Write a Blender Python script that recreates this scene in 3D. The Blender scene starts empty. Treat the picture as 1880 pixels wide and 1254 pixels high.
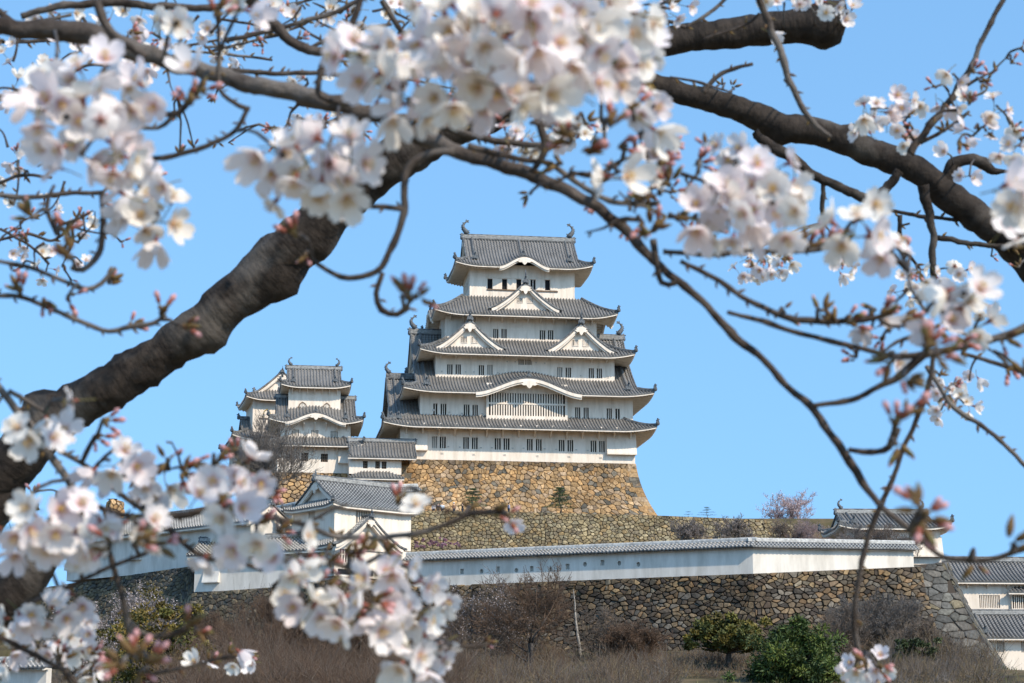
import bpy, math, random
from mathutils import Vector, Matrix, noise
R=math.radians
# ------------------------------------------------------------------ camera, sky, sun, exposure
sc=bpy.context.scene
FPX=3655.6; PITCH=R(11.9)
cam_d=bpy.data.cameras.new('camera'); cam=bpy.data.objects.new('camera',cam_d)
sc.collection.objects.link(cam); sc.camera=cam
cam.location=(0,0,0); cam.rotation_euler=(R(90)+PITCH,0,0)
cam_d.sensor_width=36; cam_d.lens=70; cam_d.clip_start=.05; cam_d.clip_end=9000
cam_d.dof.use_dof=True; cam_d.dof.focus_distance=240; cam_d.dof.aperture_fstop=15.5; cam_d.dof.aperture_blades=9
sc.render.resolution_x=1024; sc.render.resolution_y=683
SUN_AZ=R(-46)      # direction towards the sun, measured from +X
SUN_EL=R(40)
w=bpy.data.worlds.new("World"); sc.world=w; w.use_nodes=True
nt=w.node_tree; nt.nodes.clear()
sky=nt.nodes.new('ShaderNodeTexSky'); sky.sky_type='NISHITA'; sky.sun_disc=False
sky.sun_elevation=SUN_EL; sky.sun_rotation=R(90)-SUN_AZ
sky.altitude=0; sky.air_density=1.35; sky.dust_density=0.35; sky.ozone_density=4.0
bg=nt.nodes.new('ShaderNodeBackground'); bg.inputs[1].default_value=0.15
wo=nt.nodes.new('ShaderNodeOutputWorld')
tcw=nt.nodes.new('ShaderNodeTexCoord'); mpw=nt.nodes.new('ShaderNodeMapping'); mpw.inputs['Scale'].default_value=(1,1,.55); mpw.inputs['Location'].default_value=(0,0,.35)
nt.links.new(tcw.outputs['Generated'],mpw.inputs['Vector']); nt.links.new(mpw.outputs[0],sky.inputs[0])   # clear air right down to the horizon
tint=nt.nodes.new('ShaderNodeMix'); tint.data_type='RGBA'; tint.blend_type='MULTIPLY'; tint.inputs['Factor'].default_value=1; tint.inputs[7].default_value=(.87,1.06,1.06,1)
nt.links.new(sky.outputs[0],tint.inputs[6]); nt.links.new(tint.outputs[2],bg.inputs[0]); nt.links.new(bg.outputs[0],wo.inputs[0])
sl=bpy.data.lights.new('sun','SUN'); sl.energy=2.75; sl.angle=R(1.2); sl.color=(1.0,.89,.74)
sun=bpy.data.objects.new('sun',sl); sc.collection.objects.link(sun)
sdir=Vector((math.cos(SUN_AZ)*math.cos(SUN_EL),math.sin(SUN_AZ)*math.cos(SUN_EL),math.sin(SUN_EL)))
sun.rotation_euler=sdir.to_track_quat('Z','Y').to_euler()
sc.view_settings.view_transform='Standard'; sc.view_settings.look='None'
sc.view_settings.exposure=0.84; sc.view_settings.gamma=1
# ------------------------------------------------------------------ photo pixel -> world helpers
def ray(x,y):
    a=(x-940)/FPX; c=(627-y)/FPX
    return Vector((a,math.cos(PITCH)-c*math.sin(PITCH),math.sin(PITCH)+c*math.cos(PITCH)))
def at(x,y,Y):
    r=ray(x,y); return r*(Y/r.y)
def atd(x,y,d):            # d = distance along the view axis
    return ray(x,y)*d
# ------------------------------------------------------------------ materials
def mat(name,col,rough=.8,spec=.3,**k):
    m=bpy.data.materials.new(name); m.use_nodes=True
    p=m.node_tree.nodes['Principled BSDF']; p.inputs['Base Color'].default_value=(*col,1)
    p.inputs['Roughness'].default_value=rough; p.inputs['Specular IOR Level'].default_value=spec
    return m
def N(m,t,**kw):
    n=m.node_tree.nodes.new(t)
    for k,v in kw.items(): setattr(n,k,v)
    return n
def L(m,a,b): m.node_tree.links.new(a,b)
def noisy(m,c1,c2,scale,detail=6,obj=True,bump=0,bscale=None,lo=.35,hi=.65,dist=.1):
    nd=m.node_tree.nodes; p=nd['Principled BSDF']
    tc=N(m,'ShaderNodeTexCoord'); n=N(m,'ShaderNodeTexNoise'); n.inputs['Scale'].default_value=scale; n.inputs['Detail'].default_value=detail
    L(m,tc.outputs['Object'],n.inputs['Vector'])
    r=N(m,'ShaderNodeValToRGB'); r.color_ramp.elements[0].position=lo; r.color_ramp.elements[1].position=hi
    r.color_ramp.elements[0].color=(*c1,1); r.color_ramp.elements[1].color=(*c2,1)
    L(m,n.outputs['Fac'],r.inputs['Fac']); L(m,r.outputs[0],p.inputs['Base Color'])
    if bump:
        n2=N(m,'ShaderNodeTexNoise'); n2.inputs['Scale'].default_value=bscale or scale*3; n2.inputs['Detail'].default_value=8
        L(m,tc.outputs['Object'],n2.inputs['Vector'])
        b=N(m,'ShaderNodeBump'); b.inputs['Strength'].default_value=bump; b.inputs['Distance'].default_value=dist
        L(m,n2.outputs['Fac'],b.inputs['Height']); L(m,b.outputs[0],p.inputs['Normal'])
    return m,r
M={}
# plaster: lime white with faint rain streaks
m=mat('plaster',(.8,.78,.73),.9,.15); M['plaster']=m
p=m.node_tree.nodes['Principled BSDF']
tc=N(m,'ShaderNodeTexCoord'); mp=N(m,'ShaderNodeMapping'); mp.inputs['Scale'].default_value=(.9,.9,.12)
L(m,tc.outputs['Object'],mp.inputs['Vector'])
n=N(m,'ShaderNodeTexNoise'); n.inputs['Scale'].default_value=1.6; n.inputs['Detail'].default_value=7; L(m,mp.outputs[0],n.inputs['Vector'])
r=N(m,'ShaderNodeValToRGB'); e=r.color_ramp.elements
e[0].position=.28; e[0].color=(.66,.555,.44,1); e[1].position=.55; e[1].color=(.82,.705,.585,1)
L(m,n.outputs['Fac'],r.inputs['Fac']); L(m,r.outputs[0],p.inputs['Base Color'])
m=mat('plaster_weathered',(.7,.69,.66),.9,.15); M['plaster_old']=m
p=m.node_tree.nodes['Principled BSDF']
tc=N(m,'ShaderNodeTexCoord'); mp=N(m,'ShaderNodeMapping'); mp.inputs['Scale'].default_value=(1,1,.25)
L(m,tc.outputs['Object'],mp.inputs['Vector'])
n=N(m,'ShaderNodeTexNoise'); n.inputs['Scale'].default_value=.9; n.inputs['Detail'].default_value=9; L(m,mp.outputs[0],n.inputs['Vector'])
r=N(m,'ShaderNodeValToRGB'); e=r.color_ramp.elements
e[0].position=.3; e[0].color=(.55,.495,.42,1); e[1].position=.58; e[1].color=(.73,.665,.58,1)
L(m,n.outputs['Fac'],r.inputs['Fac']); L(m,r.outputs[0],p.inputs['Base Color'])
for nm in ('plaster','plaster_old'):
    m=M[nm]; p=m.node_tree.nodes['Principled BSDF']; src=p.inputs['Base Color'].links[0].from_socket
    tc=N(m,'ShaderNodeTexCoord'); mp=N(m,'ShaderNodeMapping'); mp.inputs['Scale'].default_value=(2.6,2.6,.5); L(m,tc.outputs['Object'],mp.inputs['Vector'])
    n=N(m,'ShaderNodeTexNoise'); n.inputs['Scale'].default_value=2.0; n.inputs['Detail'].default_value=9; n.inputs['Roughness'].default_value=.7; L(m,mp.outputs[0],n.inputs['Vector'])
    mr=N(m,'ShaderNodeMapRange'); mr.inputs[1].default_value=.42; mr.inputs[2].default_value=.6; mr.inputs[3].default_value=.94; mr.inputs[4].default_value=1.01; L(m,n.outputs['Fac'],mr.inputs[0])
    mx=N(m,'ShaderNodeMix',data_type='RGBA',blend_type='MULTIPLY'); mx.inputs['Factor'].default_value=1; L(m,src,mx.inputs[6]); L(m,mr.outputs[0],mx.inputs[7]); L(m,mx.outputs[2],p.inputs['Base Color'])
# roof tiles: grey fired clay, lime joints along the rolls (uv.x = fraction across one roll, uv.y = metres down the slope)
def tilemat(name,base,joint,amount):
    m=mat(name,base,.55,.4); p=m.node_tree.nodes['Principled BSDF']
    uv=N(m,'ShaderNodeUVMap'); sp=N(m,'ShaderNodeSeparateXYZ'); L(m,uv.outputs[0],sp.inputs[0])
    mu=N(m,'ShaderNodeMath',operation='MULTIPLY'); mu.inputs[1].default_value=1/.34; L(m,sp.outputs['Y'],mu.inputs[0])
    fr=N(m,'ShaderNodeMath',operation='FRACT'); L(m,mu.outputs[0],fr.inputs[0])
    lt=N(m,'ShaderNodeMath',operation='LESS_THAN'); lt.inputs[1].default_value=amount; L(m,fr.outputs[0],lt.inputs[0])
    tc=N(m,'ShaderNodeTexCoord')
    n=N(m,'ShaderNodeTexNoise'); n.inputs['Scale'].default_value=2.2; n.inputs['Detail'].default_value=5; L(m,tc.outputs['Object'],n.inputs['Vector'])
    n3=N(m,'ShaderNodeTexNoise'); n3.inputs['Scale'].default_value=.35; n3.inputs['Detail'].default_value=3; L(m,tc.outputs['Object'],n3.inputs['Vector'])
    ad=N(m,'ShaderNodeMath',operation='ADD'); L(m,n.outputs['Fac'],ad.inputs[0]); L(m,n3.outputs['Fac'],ad.inputs[1])
    r=N(m,'ShaderNodeValToRGB'); r.color_ramp.elements[0].position=.38*2/2; r.color_ramp.elements[1].position=.62
    hf=N(m,'ShaderNodeMath',operation='MULTIPLY'); hf.inputs[1].default_value=.5; L(m,ad.outputs[0],hf.inputs[0]); L(m,hf.outputs[0],r.inputs['Fac'])
    r.color_ramp.elements[0].color=(*[c*.6 for c in base],1); r.color_ramp.elements[1].color=(*[c*1.35 for c in base],1)
    mx=N(m,'ShaderNodeMix',data_type='RGBA'); L(m,lt.outputs[0],mx.inputs['Factor']); L(m,r.outputs[0],mx.inputs[6]); mx.inputs[7].default_value=(*joint,1)
    L(m,mx.outputs[2],p.inputs['Base Color'])
    return m
M['tile']=tilemat('roof_tile',(.115,.110,.104),(.31,.275,.235),.28)
M['tile_light']=tilemat('roof_tile_limed',(.145,.14,.132),(.40,.375,.34),.32)
M['ridge']=noisy(mat('ridge_tile',(.1,.1,.1),.6),(.06,.06,.06),(.19,.185,.175),3)[0]
M['ridge_line']=noisy(mat('ridge_lime',(.5,.5,.5),.8),(.30,.29,.27),(.55,.53,.49),4)[0]
M['bronze']=noisy(mat('dark_ornament_tile',(.07,.075,.08),.6),(.05,.055,.06),(.15,.16,.165),5)[0]
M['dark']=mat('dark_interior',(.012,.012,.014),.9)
M['shutter']=mat('closed_shutter',(.42,.39,.34),.9)
M['wood']=noisy(mat('old_wood',(.16,.11,.07),.8),(.10,.07,.045),(.22,.15,.10),6)[0]
M['gold']=mat('gilt_fitting',(.55,.38,.10),.5)
def stonemat(name,bump):
    m=mat(name,(.3,.25,.2),.92,.2); p=m.node_tree.nodes['Principled BSDF']
    at_=N(m,'ShaderNodeAttribute'); at_.attribute_name='Col'
    tc=N(m,'ShaderNodeTexCoord'); n=N(m,'ShaderNodeTexNoise'); n.inputs['Scale'].default_value=3.2; n.inputs['Detail'].default_value=8; L(m,tc.outputs['Object'],n.inputs['Vector'])
    mr=N(m,'ShaderNodeMapRange'); mr.inputs[1].default_value=.3; mr.inputs[2].default_value=.7; mr.inputs[3].default_value=.6; mr.inputs[4].default_value=1.3
    L(m,n.outputs['Fac'],mr.inputs[0])
    mx=N(m,'ShaderNodeMix',data_type='RGBA',blend_type='MULTIPLY'); mx.inputs['Factor'].default_value=1
    L(m,at_.outputs['Color'],mx.inputs[6]); L(m,mr.outputs[0],mx.inputs[7])
    n9=N(m,'ShaderNodeTexNoise'); n9.inputs['Scale'].default_value=.22; n9.inputs['Detail'].default_value=7; L(m,tc.outputs['Object'],n9.inputs['Vector'])
    r9=N(m,'ShaderNodeMapRange'); r9.inputs[1].default_value=.35; r9.inputs[2].default_value=.6; r9.inputs[3].default_value=.62; r9.inputs[4].default_value=1.08; L(m,n9.outputs['Fac'],r9.inputs[0])
    m9=N(m,'ShaderNodeMix',data_type='RGBA',blend_type='MULTIPLY'); m9.inputs['Factor'].default_value=1; L(m,mx.outputs[2],m9.inputs[6]); L(m,r9.outputs[0],m9.inputs[7]); L(m,m9.outputs[2],p.inputs['Base Color'])
    b=N(m,'ShaderNodeBump'); b.inputs['Strength'].default_value=bump; b.inputs['Distance'].default_value=.12
    L(m,n.outputs['Fac'],b.inputs['Height']); L(m,b.outputs[0],p.inputs['Normal'])
    return m
M['stone']=stonemat('fitted_stone',.7)
M['joint']=mat('stone_joint',(.05,.038,.028),.95)
M['joint_light']=mat('ochre_joint',(.15,.10,.055),.95)
# ------------------------------------------------------------------ mesh builder and object helpers
COL=sc.collection
class MB:
    def __init__(s): s.v=[];s.f=[];s.m=[];s.uv=[];s.c=[];s.s=[]
    def add(s,vs,fs,m=0,uv=None,col=None,smooth=False):
        b=len(s.v); s.v.extend([tuple(x) for x in vs])
        s.uv.extend(uv if uv else [(0,.9)]*len(vs)); s.c.extend(col if isinstance(col,list) else [col or (1,1,1)]*len(vs))
        for f in fs: s.f.append([b+i for i in f]); s.m.append(m); s.s.append(smooth)
    def box(s,x0,x1,y0,y1,z0,z1,m=0):
        s.add([(x0,y0,z0),(x1,y0,z0),(x1,y1,z0),(x0,y1,z0),(x0,y0,z1),(x1,y0,z1),(x1,y1,z1),(x0,y1,z1)],
              [(0,3,2,1),(4,5,6,7),(0,1,5,4),(1,2,6,5),(2,3,7,6),(3,0,4,7)],m)
    def build(s,name,mats,parent=None,loc=None):
        me=bpy.data.meshes.new(name); me.from_pydata(s.v,[],s.f)
        for x in mats: me.materials.append(M[x] if isinstance(x,str) else x)
        me.polygons.foreach_set('material_index',s.m); me.polygons.foreach_set('use_smooth',s.s)
        ul=me.uv_layers.new(name='UVMap')
        idx=[0]*len(me.loops); me.loops.foreach_get('vertex_index',idx)
        fl=[]
        for i in idx: fl.extend(s.uv[i])
        ul.data.foreach_set('uv',fl)
        if any(c!=(1,1,1) for c in s.c):
            ca=me.color_attributes.new('Col','FLOAT_COLOR','POINT'); fl=[]
            for c in s.c: fl.extend((c[0],c[1],c[2],1))
            ca.data.foreach_set('color',fl)
        me.update(); o=bpy.data.objects.new(name,me); COL.objects.link(o)
        if parent: o.parent=parent
        if loc: o.location=loc
        return o
def tag(o,label,cat,group=None,kind=None):
    o['label']=label
    if cat: o['category']=cat
    if group: o['group']=group
    if kind: o['kind']=kind
    return o
def structure(o): o['kind']='structure'; return o
def empty(name,loc,rz=0):
    o=bpy.data.objects.new(name,None); COL.objects.link(o); o.location=loc; o.rotation_euler=(0,0,rz); o.empty_display_size=.5
    return o
def sweep(mb,pts,prof,m=0,cap=True,scale=None,smooth=False):
    """prof: closed list of (side, up); swept along pts with up = Z"""
    n=len(prof); vs=[]; fs=[]
    for i,p in enumerate(pts):
        p=Vector(p); t=(Vector(pts[min(i+1,len(pts)-1)])-Vector(pts[max(i-1,0)])); t.normalize()
        sd=Vector((t.y,-t.x,0)); sd=sd.normalized() if sd.length>1e-6 else Vector((1,0,0))
        up=sd.cross(t); k=scale[i] if scale else 1
        if up.z<0: up=-up
        for a,b in prof: vs.append(p+sd*a*k+up*b*k)
    for i in range(len(pts)-1):
        for j in range(n): fs.append((i*n+j,i*n+(j+1)%n,(i+1)*n+(j+1)%n,(i+1)*n+j))
    if cap: fs.append(tuple(range(n))[::-1]); fs.append(tuple(range((len(pts)-1)*n,len(pts)*n)))
    mb.add(vs,fs,m,smooth=smooth)
RIDGE=[(-.5,0),(-.5,.55),(-.3,.62),(-.28,.82),(0,1),(.28,.82),(.3,.62),(.5,.55),(.5,0)]
def rp(w,h): return [(a*w,b*h) for a,b in RIDGE]
def tube(mb,pts,rad,n=6,m=0,col=None,cap=True,rnd=None):
    """round tapered tube with a stable frame"""
    vs=[];fs=[]; pv=None
    for i,p in enumerate(pts):
        p=Vector(p); t=Vector(pts[min(i+1,len(pts)-1)])-Vector(pts[max(i-1,0)]); t.normalize()
        if pv is None:
            pv=t.orthogonal().normalized()
        pv=(pv-t*pv.dot(t)).normalized(); q=t.cross(pv)
        for j in range(n):
            a=2*math.pi*j/n; r=rad[i]
            if rnd: r*=rnd(p,a)
            vs.append(p+pv*math.cos(a)*r+q*math.sin(a)*r)
    for i in range(len(pts)-1):
        for j in range(n): fs.append((i*n+j,i*n+(j+1)%n,(i+1)*n+(j+1)%n,(i+1)*n+j))
    if cap: fs.append(tuple(range(n))[::-1]); fs.append(tuple(range((len(pts)-1)*n,len(pts)*n)))
    mb.add(vs,fs,m,col=col,smooth=True)
def extrude_shape(mb,o,ux,uz,pts,th,m=0):
    """flat outline pts (x,z) in the plane ux/uz at o, given a thickness th"""
    o=Vector(o);ux=Vector(ux);uz=Vector(uz); ny=ux.cross(uz).normalized(); n=len(pts)
    a=[o+ux*x+uz*z-ny*th/2 for x,z in pts]; b=[o+ux*x+uz*z+ny*th/2 for x,z in pts]
    fs=[tuple(range(n)),tuple(range(2*n-1,n-1,-1))]+[(i,n+i,n+(i+1)%n,(i+1)%n) for i in range(n)]
    mb.add(a+b,fs,m)
class Sep:
    """like MB, but every sweep/box becomes a part of its own"""
    def __init__(s,name,mats,parent): s.a=(name,mats,parent); s.v=[]
    def sweep(s,*a,**k): mb=MB(); sweep(mb,*a,**k); return mb.build(*s.a)
# ------------------------------------------------------------------ castle roof kit
ROLL=[(0,0),(.24,0),(.32,.75),(.5,1),(.68,.75),(.76,0)]
RAFT=[(0,0),(.5,0),(.5,-1),(1,-1)]
def strips(mb,f,a0,a1,bl,bh,pitch,prof,h,nb,m,edge=None,dn=False,shade=False):
    n=max(1,round((a1-a0)/pitch)); p_=(a1-a0)/n; cols=[]
    for k in range(n):
        for o,hh in prof: cols.append((a0+(k+o)*p_,hh*h,o))
    cols.append((a1,prof[-1][1]*h if dn else 0,1.0))
    vs=[];uv=[];fs=[];R_=nb+1
    for a,hh,o in cols:
        lo=bl(a); hi=max(bh(a),lo+.01)
        for j in range(R_):
            b=lo+(hi-lo)*j/nb
            P=Vector(f(a,b)); e=.02
            if dn: v=P+Vector((0,0,hh))
            else:
                ta=Vector(f(a+e,b))-Vector(f(a-e,b)); tb=Vector(f(a,b+e))-Vector(f(a,b-e))
                nn=ta.cross(tb)
                if nn.z<0: nn=-nn
                nn.normalize(); v=P+nn*hh
            vs.append(v); uv.append((o,b))
    C=len(cols)
    for i in range(C-1):
        for j in range(nb): fs.append((i*R_+j,(i+1)*R_+j,(i+1)*R_+j+1,i*R_+j+1))
    mb.add(vs,fs,m,uv=uv)
    if edge:   # close the tile ends at the eave
        top=[vs[i*R_] for i in range(C)]; low=[Vector(f(cols[i][0],bl(cols[i][0])))-Vector((0,0,edge)) for i in range(C)]
        mb.add(top+low,[(i,C+i,C+i+1,i+1) for i in range(C-1)],m)
class RoofGeo:
    """eave rectangle x0..x1,y0..y1 at height ze; z rises with the distance s from the eave"""
    def __init__(g,x0,x1,y0,y1,ze,D,a,b,lift=.7,cl=4.5,kara=()):
        g.x0,g.x1,g.y0,g.y1,g.ze,g.D,g.a,g.b,g.L,g.cl,g.kara=x0,x1,y0,y1,ze,D,a,b,lift,cl,kara
    def rng(g,side): return (g.x0,g.x1) if side in 'FB' else (g.y0,g.y1)
    def xy(g,side,a,s):
        return {'F':(a,g.y0+s),'B':(a,g.y1-s),'L':(g.x0+s,a),'R':(g.x1-s,a)}[side]
    def z(g,side,a,s,fade=True):
        lo,hi=g.rng(side); c=max(0,min(a-lo,hi-a))
        z=g.a*s+g.b*s*s if fade else 0
        z+=g.L*max(0,1-c/g.cl)**2*(max(0,1-s/g.D) if fade else 1)
        for (sd,xc,w_,H,fd) in g.kara:
            if sd==side:
                t=abs(a-xc)/w_
                if t<1: z+=H*(.5+.5*math.cos(math.pi*t))**.9*(max(0,1-s/fd)**1.2 if fade else 1)
        return g.ze+z
    def P(g,side,a,s): x,y=g.xy(side,a,s); return (x,y,g.z(side,a,s))
ONI=[(-.5,0),(-.56,.3),(-.42,.62),(-.3,.8),(-.16,.95),(-.1,1.25),(0,1.5),(.1,1.25),(.16,.95),(.3,.8),(.42,.62),(.56,.3),(.5,0)]
def oni(parent,pos,d,size,name='ridge_end_tile',m='bronze'):
    """ogre-face end tile facing direction d, with a raised boss and a small round roll above"""
    d=Vector((d[0],d[1],0)).normalized(); ux=Vector((-d.y,d.x,0)); mb=MB()
    extrude_shape(mb,(0,0,0),ux,(0,0,1),[(x*size,z*size) for x,z in ONI],size*.35)
    extrude_shape(mb,d*size*.22,ux,(0,0,1),[(x*size*.6,z*size*.5+size*.12) for x,z in ONI],size*.25)
    tube(mb,[d*(-size*.4)+Vector((0,0,size*.95)),d*size*.45+Vector((0,0,size*1.15))],[size*.13,size*.15],7)
    return mb.build(name,[m],parent,pos)
def shachi(parent,pos,inx,size=1.9):
    """dolphin-like roof fish; inx=+1: tail curls towards +x"""
    mb=MB(); k=size/1.9
    path=[(.25,0,.05),(.02,0,.35),(-.28,0,.72),(-.38,0,1.1),(-.25,0,1.45),(.0,0,1.68),(.2,0,1.78)]
    pts=[Vector((x*inx,0,z))*k for x,y,z in path]
    tube(mb,pts,[.34*k,.36*k,.3*k,.22*k,.16*k,.1*k,.07*k],8)
    for i,(x,z,l) in enumerate(((-.62,.85,.3),(-.62,1.15,.25),(-.45,1.5,.2),(-.52,.55,.3))):
        extrude_shape(mb,Vector((x*inx*.72,0,z))*k,(inx*k,0,0),(0,0,k),[(.25,-.16),(-l,.12),(.25,.16)],.08*k)
    extrude_shape(mb,Vector((.1*inx,0,1.72))*k,(inx*k,0,0),(0,0,k),[(-.1,-.08),(-.12,.2),(-.02,.42),(.06,.2),(.2,.3),(.42,.2),(.25,.08),(.4,-.08),(.15,-.06)],.1*k)
    extrude_shape(mb,Vector((0,0,.3))*k,(inx*k,0,0),(0,0,k),[(.2,.1),(.55,.25),(.45,-.02),(.6,-.12),(.2,-.25)],.3*k)
    return mb.build('roof_fish_ornament',['bronze'],parent,pos)
def strip_board(mb,line,out,top,bot,th,m=1):
    """vertical board following a line; out = horizontal outward direction"""
    o=Vector(out); n=len(line); vs=[]
    for p in line:
        p=Vector(p); vs+= [p+Vector((0,0,-top)),p+Vector((0,0,-bot)),p-o*th+Vector((0,0,-bot)),p-o*th+Vector((0,0,-top))]
    fs=[]
    for i in range(n-1):
        for j in range(4): fs.append((i*4+j,i*4+(j+1)%4,(i+1)*4+(j+1)%4,(i+1)*4+j))
    fs+=[(0,1,2,3),tuple((n-1)*4+j for j in (3,2,1,0))]
    mb.add(vs,fs,m)
OUT={'F':(0,-1,0),'B':(0,1,0),'L':(-1,0,0),'R':(1,0,0)}
GEGYO=[(0,0),(.25,-.02),(.5,-.18),(.42,-.3),(.62,-.42),(.4,-.62),(.22,-.58),(.12,-.85),(0,-1),(-.12,-.85),(-.22,-.58),(-.4,-.62),(-.62,-.42),(-.42,-.3),(-.5,-.18),(-.25,-.02)]
def make_roof(B,g,wall,sides='FBLR',gab=None,tile='tile',pitch=.43,ridge=.42,soff=True,fish=0,hips='all',desc=(),sides_tile=None,kpend=1.0,hiporn=.5,rh=.165,ridgeline=True):
    """g RoofGeo, wall=(wx0,wx1,wy0,wy1) for the soffit; gab=(gx0,gx1,yr) upper gable roof along x"""
    mb=MB(); ext=[]
    for side in sides:
        lo,hi=g.rng(side); f=lambda a,b,side=side: g.P(side,a,b)
        if gab and side in 'FB':
            gx0,gx1,yr=gab; S=(yr-g.y0) if side=='F' else (g.y1-yr)
            segs=[(lo,gx0,lambda a,lo=lo,gx0=gx0:min(a-lo,gx0-lo)),(gx0,gx1,lambda a,S=S:S),(gx1,hi,lambda a,hi=hi,gx1=gx1:min(hi-a,hi-gx1))]
        elif gab:
            Dk=(gab[0]-g.x0) if side=='L' else (g.x1-gab[1])
            segs=[(lo,hi,lambda a,lo=lo,hi=hi,Dk=Dk:min(Dk+.6,a-lo+.0,hi-a+.0))]
        else: segs=[(lo,hi,lambda a,lo=lo,hi=hi:min(g.D,a-lo,hi-a))]
        for (s0,s1,fh) in segs:
            if s1-s0<.05: continue
            strips(mb,f,s0,s1,lambda a:0,fh,pitch,ROLL,rh,8 if (gab and side in'FB') else 6,0,edge=.16)
    roof=mb.build('roof',[tile,'plaster'],B)
    # underside, fascia
    if soff:
        sb=MB()
        for side in sides:
            lo,hi=g.rng(side); ov={'F':wall[2]-g.y0,'B':g.y1-wall[3],'L':wall[0]-g.x0,'R':g.x1-wall[1]}[side]
            def f(a,b,side=side):
                x,y=g.xy(side,a,b); return (x,y,g.z(side,a,0,False)-.34+b*.16)
            strips(sb,f,lo+.12,hi-.12,lambda a:.12,lambda a,lo=lo,hi=hi,ov=ov:max(.15,min(ov,a-lo,hi-a)),pitch,RAFT,.16,1,0,dn=True)
            n=int((hi-lo)/.5)+2
            line=[]
            for i in range(n+1):
                a=lo+.07+(hi-lo-.14)*i/n; x,y=g.xy(side,a,.07); line.append((x,y,g.z(side,a,0,False)))
            strip_board(sb,line,OUT[side],.15,.36,.1,0)
        sb.build('eaves',['plaster'],roof)
    # kara-hafu boards and pendants
    for (sd,xc,w_,H,fd) in g.kara:
        kb=MB(); line=[]
        for i in range(41):
            a=xc-w_*1.0+2*w_*i/40; x,y=g.xy(sd,a,.0); line.append((x,y,g.z(sd,a,0,False)))
        strip_board(kb,line,OUT[sd],.17,.17+.30*kpend+.12,.16,0)
        l2=[(Vector(p)-Vector(OUT[sd])*.16) for p in line]
        strip_board(kb,l2,OUT[sd],.3,.3+.52*kpend,.16,0)
        kb.build('curved_gable_board',['plaster'],roof)
        gb=MB(); o=Vector(OUT[sd]); ux=Vector((-o.y,o.x,0)); x,y=g.xy(sd,xc,0)
        zt=g.z(sd,xc,0,False)
        extrude_shape(gb,Vector((x,y,zt-.45*kpend))+o*.1,ux,(0,0,1),[(a*1.9*kpend,b*1.05*kpend) for a,b in GEGYO],.2)
        gb.build('gable_pendant',['plaster'],roof)
        x,y=g.xy(sd,xc,.35); oni(roof,(x,y,g.z(sd,xc,.3)+.05),o,.62*kpend)
    RB=Sep('ridge',['ridge','ridge_line'],roof)
    if hips:
        for (sa,sb_,cx,cy) in (('F','L',g.x0,g.y0),('F','R',g.x1,g.y0),('B','L',g.x0,g.y1),('B','R',g.x1,g.y1)):
            if sa not in sides or sb_ not in sides: continue
            Dk=g.D
            if gab: Dk=(gab[0]-g.x0) if sb_=='L' else (g.x1-gab[1])
            dx=1 if sb_=='L' else -1; dy=1 if sa=='F' else -1; pts=[]
            for i in range(9):
                s=Dk*i/8; pts.append((cx+dx*s,cy+dy*s,g.z(sa,cx+dx*s,s)+.02))
            p0=Vector(pts[0]); pts=[tuple(p0+Vector((-dx*.18,-dy*.18,.10)))]+pts
            RB.sweep(pts,rp(ridge*.8,ridge*.85))
            oni(roof,(cx-dx*.05,cy-dy*.05,pts[1][2]+ridge*.3),(-dx,-dy),hiporn)
    if gab:
        gx0,gx1,yr=gab
        def zz(y):
            s=min(y-g.y0,g.y1-y); return g.ze+g.a*s+g.b*s*s
        zr=zz(yr); rh_=ridge*1.9
        rb=MB(); sweep(rb,[(gx0-.1,yr,zr-.1),(gx1+.1,yr,zr-.1)],rp(ridge*1.25,rh_))
        if ridgeline:
            for q in (.28,.5,.72): sweep(rb,[(gx0-.13,yr,zr-.1+rh_*q*.8),(gx1+.13,yr,zr-.1+rh_*q*.8)],[(-ridge*.7,0),(-ridge*.7,.07),(ridge*.7,.07),(ridge*.7,0)],1)
        rb.build('main_ridge',['ridge','ridge_line'],roof)
        for gx,sg in ((gx0,-1),(gx1,1)):
            oni(roof,(gx+sg*.2,yr,zr-.15),(sg,0),ridge*1.5)
            if fish: shachi(roof,(gx-sg*.35,yr,zr-.15+rh_),-sg,fish)
            Dk=(gx0-g.x0) if sg<0 else (g.x1-gx1)
            for sgn,ye in ((1,g.y0),(-1,g.y1)):
                pts=[]; n=9; S=abs(yr-ye)
                for i in range(n+1):
                    s=Dk*.9+(S-Dk*.9)*i/n; y=ye+sgn*s; pts.append((gx+sg*.02,y,zz(y)+.02))
                RB.sweep(pts,rp(ridge*.6,ridge*.55))
                # descending ridge, a little inside, with its end tile
                for off in desc:
                    pd=[(gx-sg*off,p[1],p[2]) for p in pts]; s0=off
                    RB.sweep(pd,rp(ridge*.75,ridge*.8)); oni(roof,(pd[0][0],pd[0][1]-sgn*.15,pd[0][2]),(0,-sgn),.8*ridge/.42)
            # gable triangle, bargeboard, pendant
            tb=MB(); n=16; top=[]; 
            y0=g.y0+Dk*.55; y1=g.y1-Dk*.55
            ys=[y0+(y1-y0)*i/n for i in range(n+1)]
            xx=gx-sg*.55
            zb=g.ze+g.a*Dk*.6
            tp=[(xx,y,max(zz(y)-.12,zb)) for y in ys]; bt=[(xx,y,zb-.5) for y in ys]
            tb.add(tp+bt,[(i,n+1+i,n+2+i,i+1) for i in range(n)],0)
            tb.build('gable_wall',['plaster'],roof)
            bb=MB()
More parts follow.
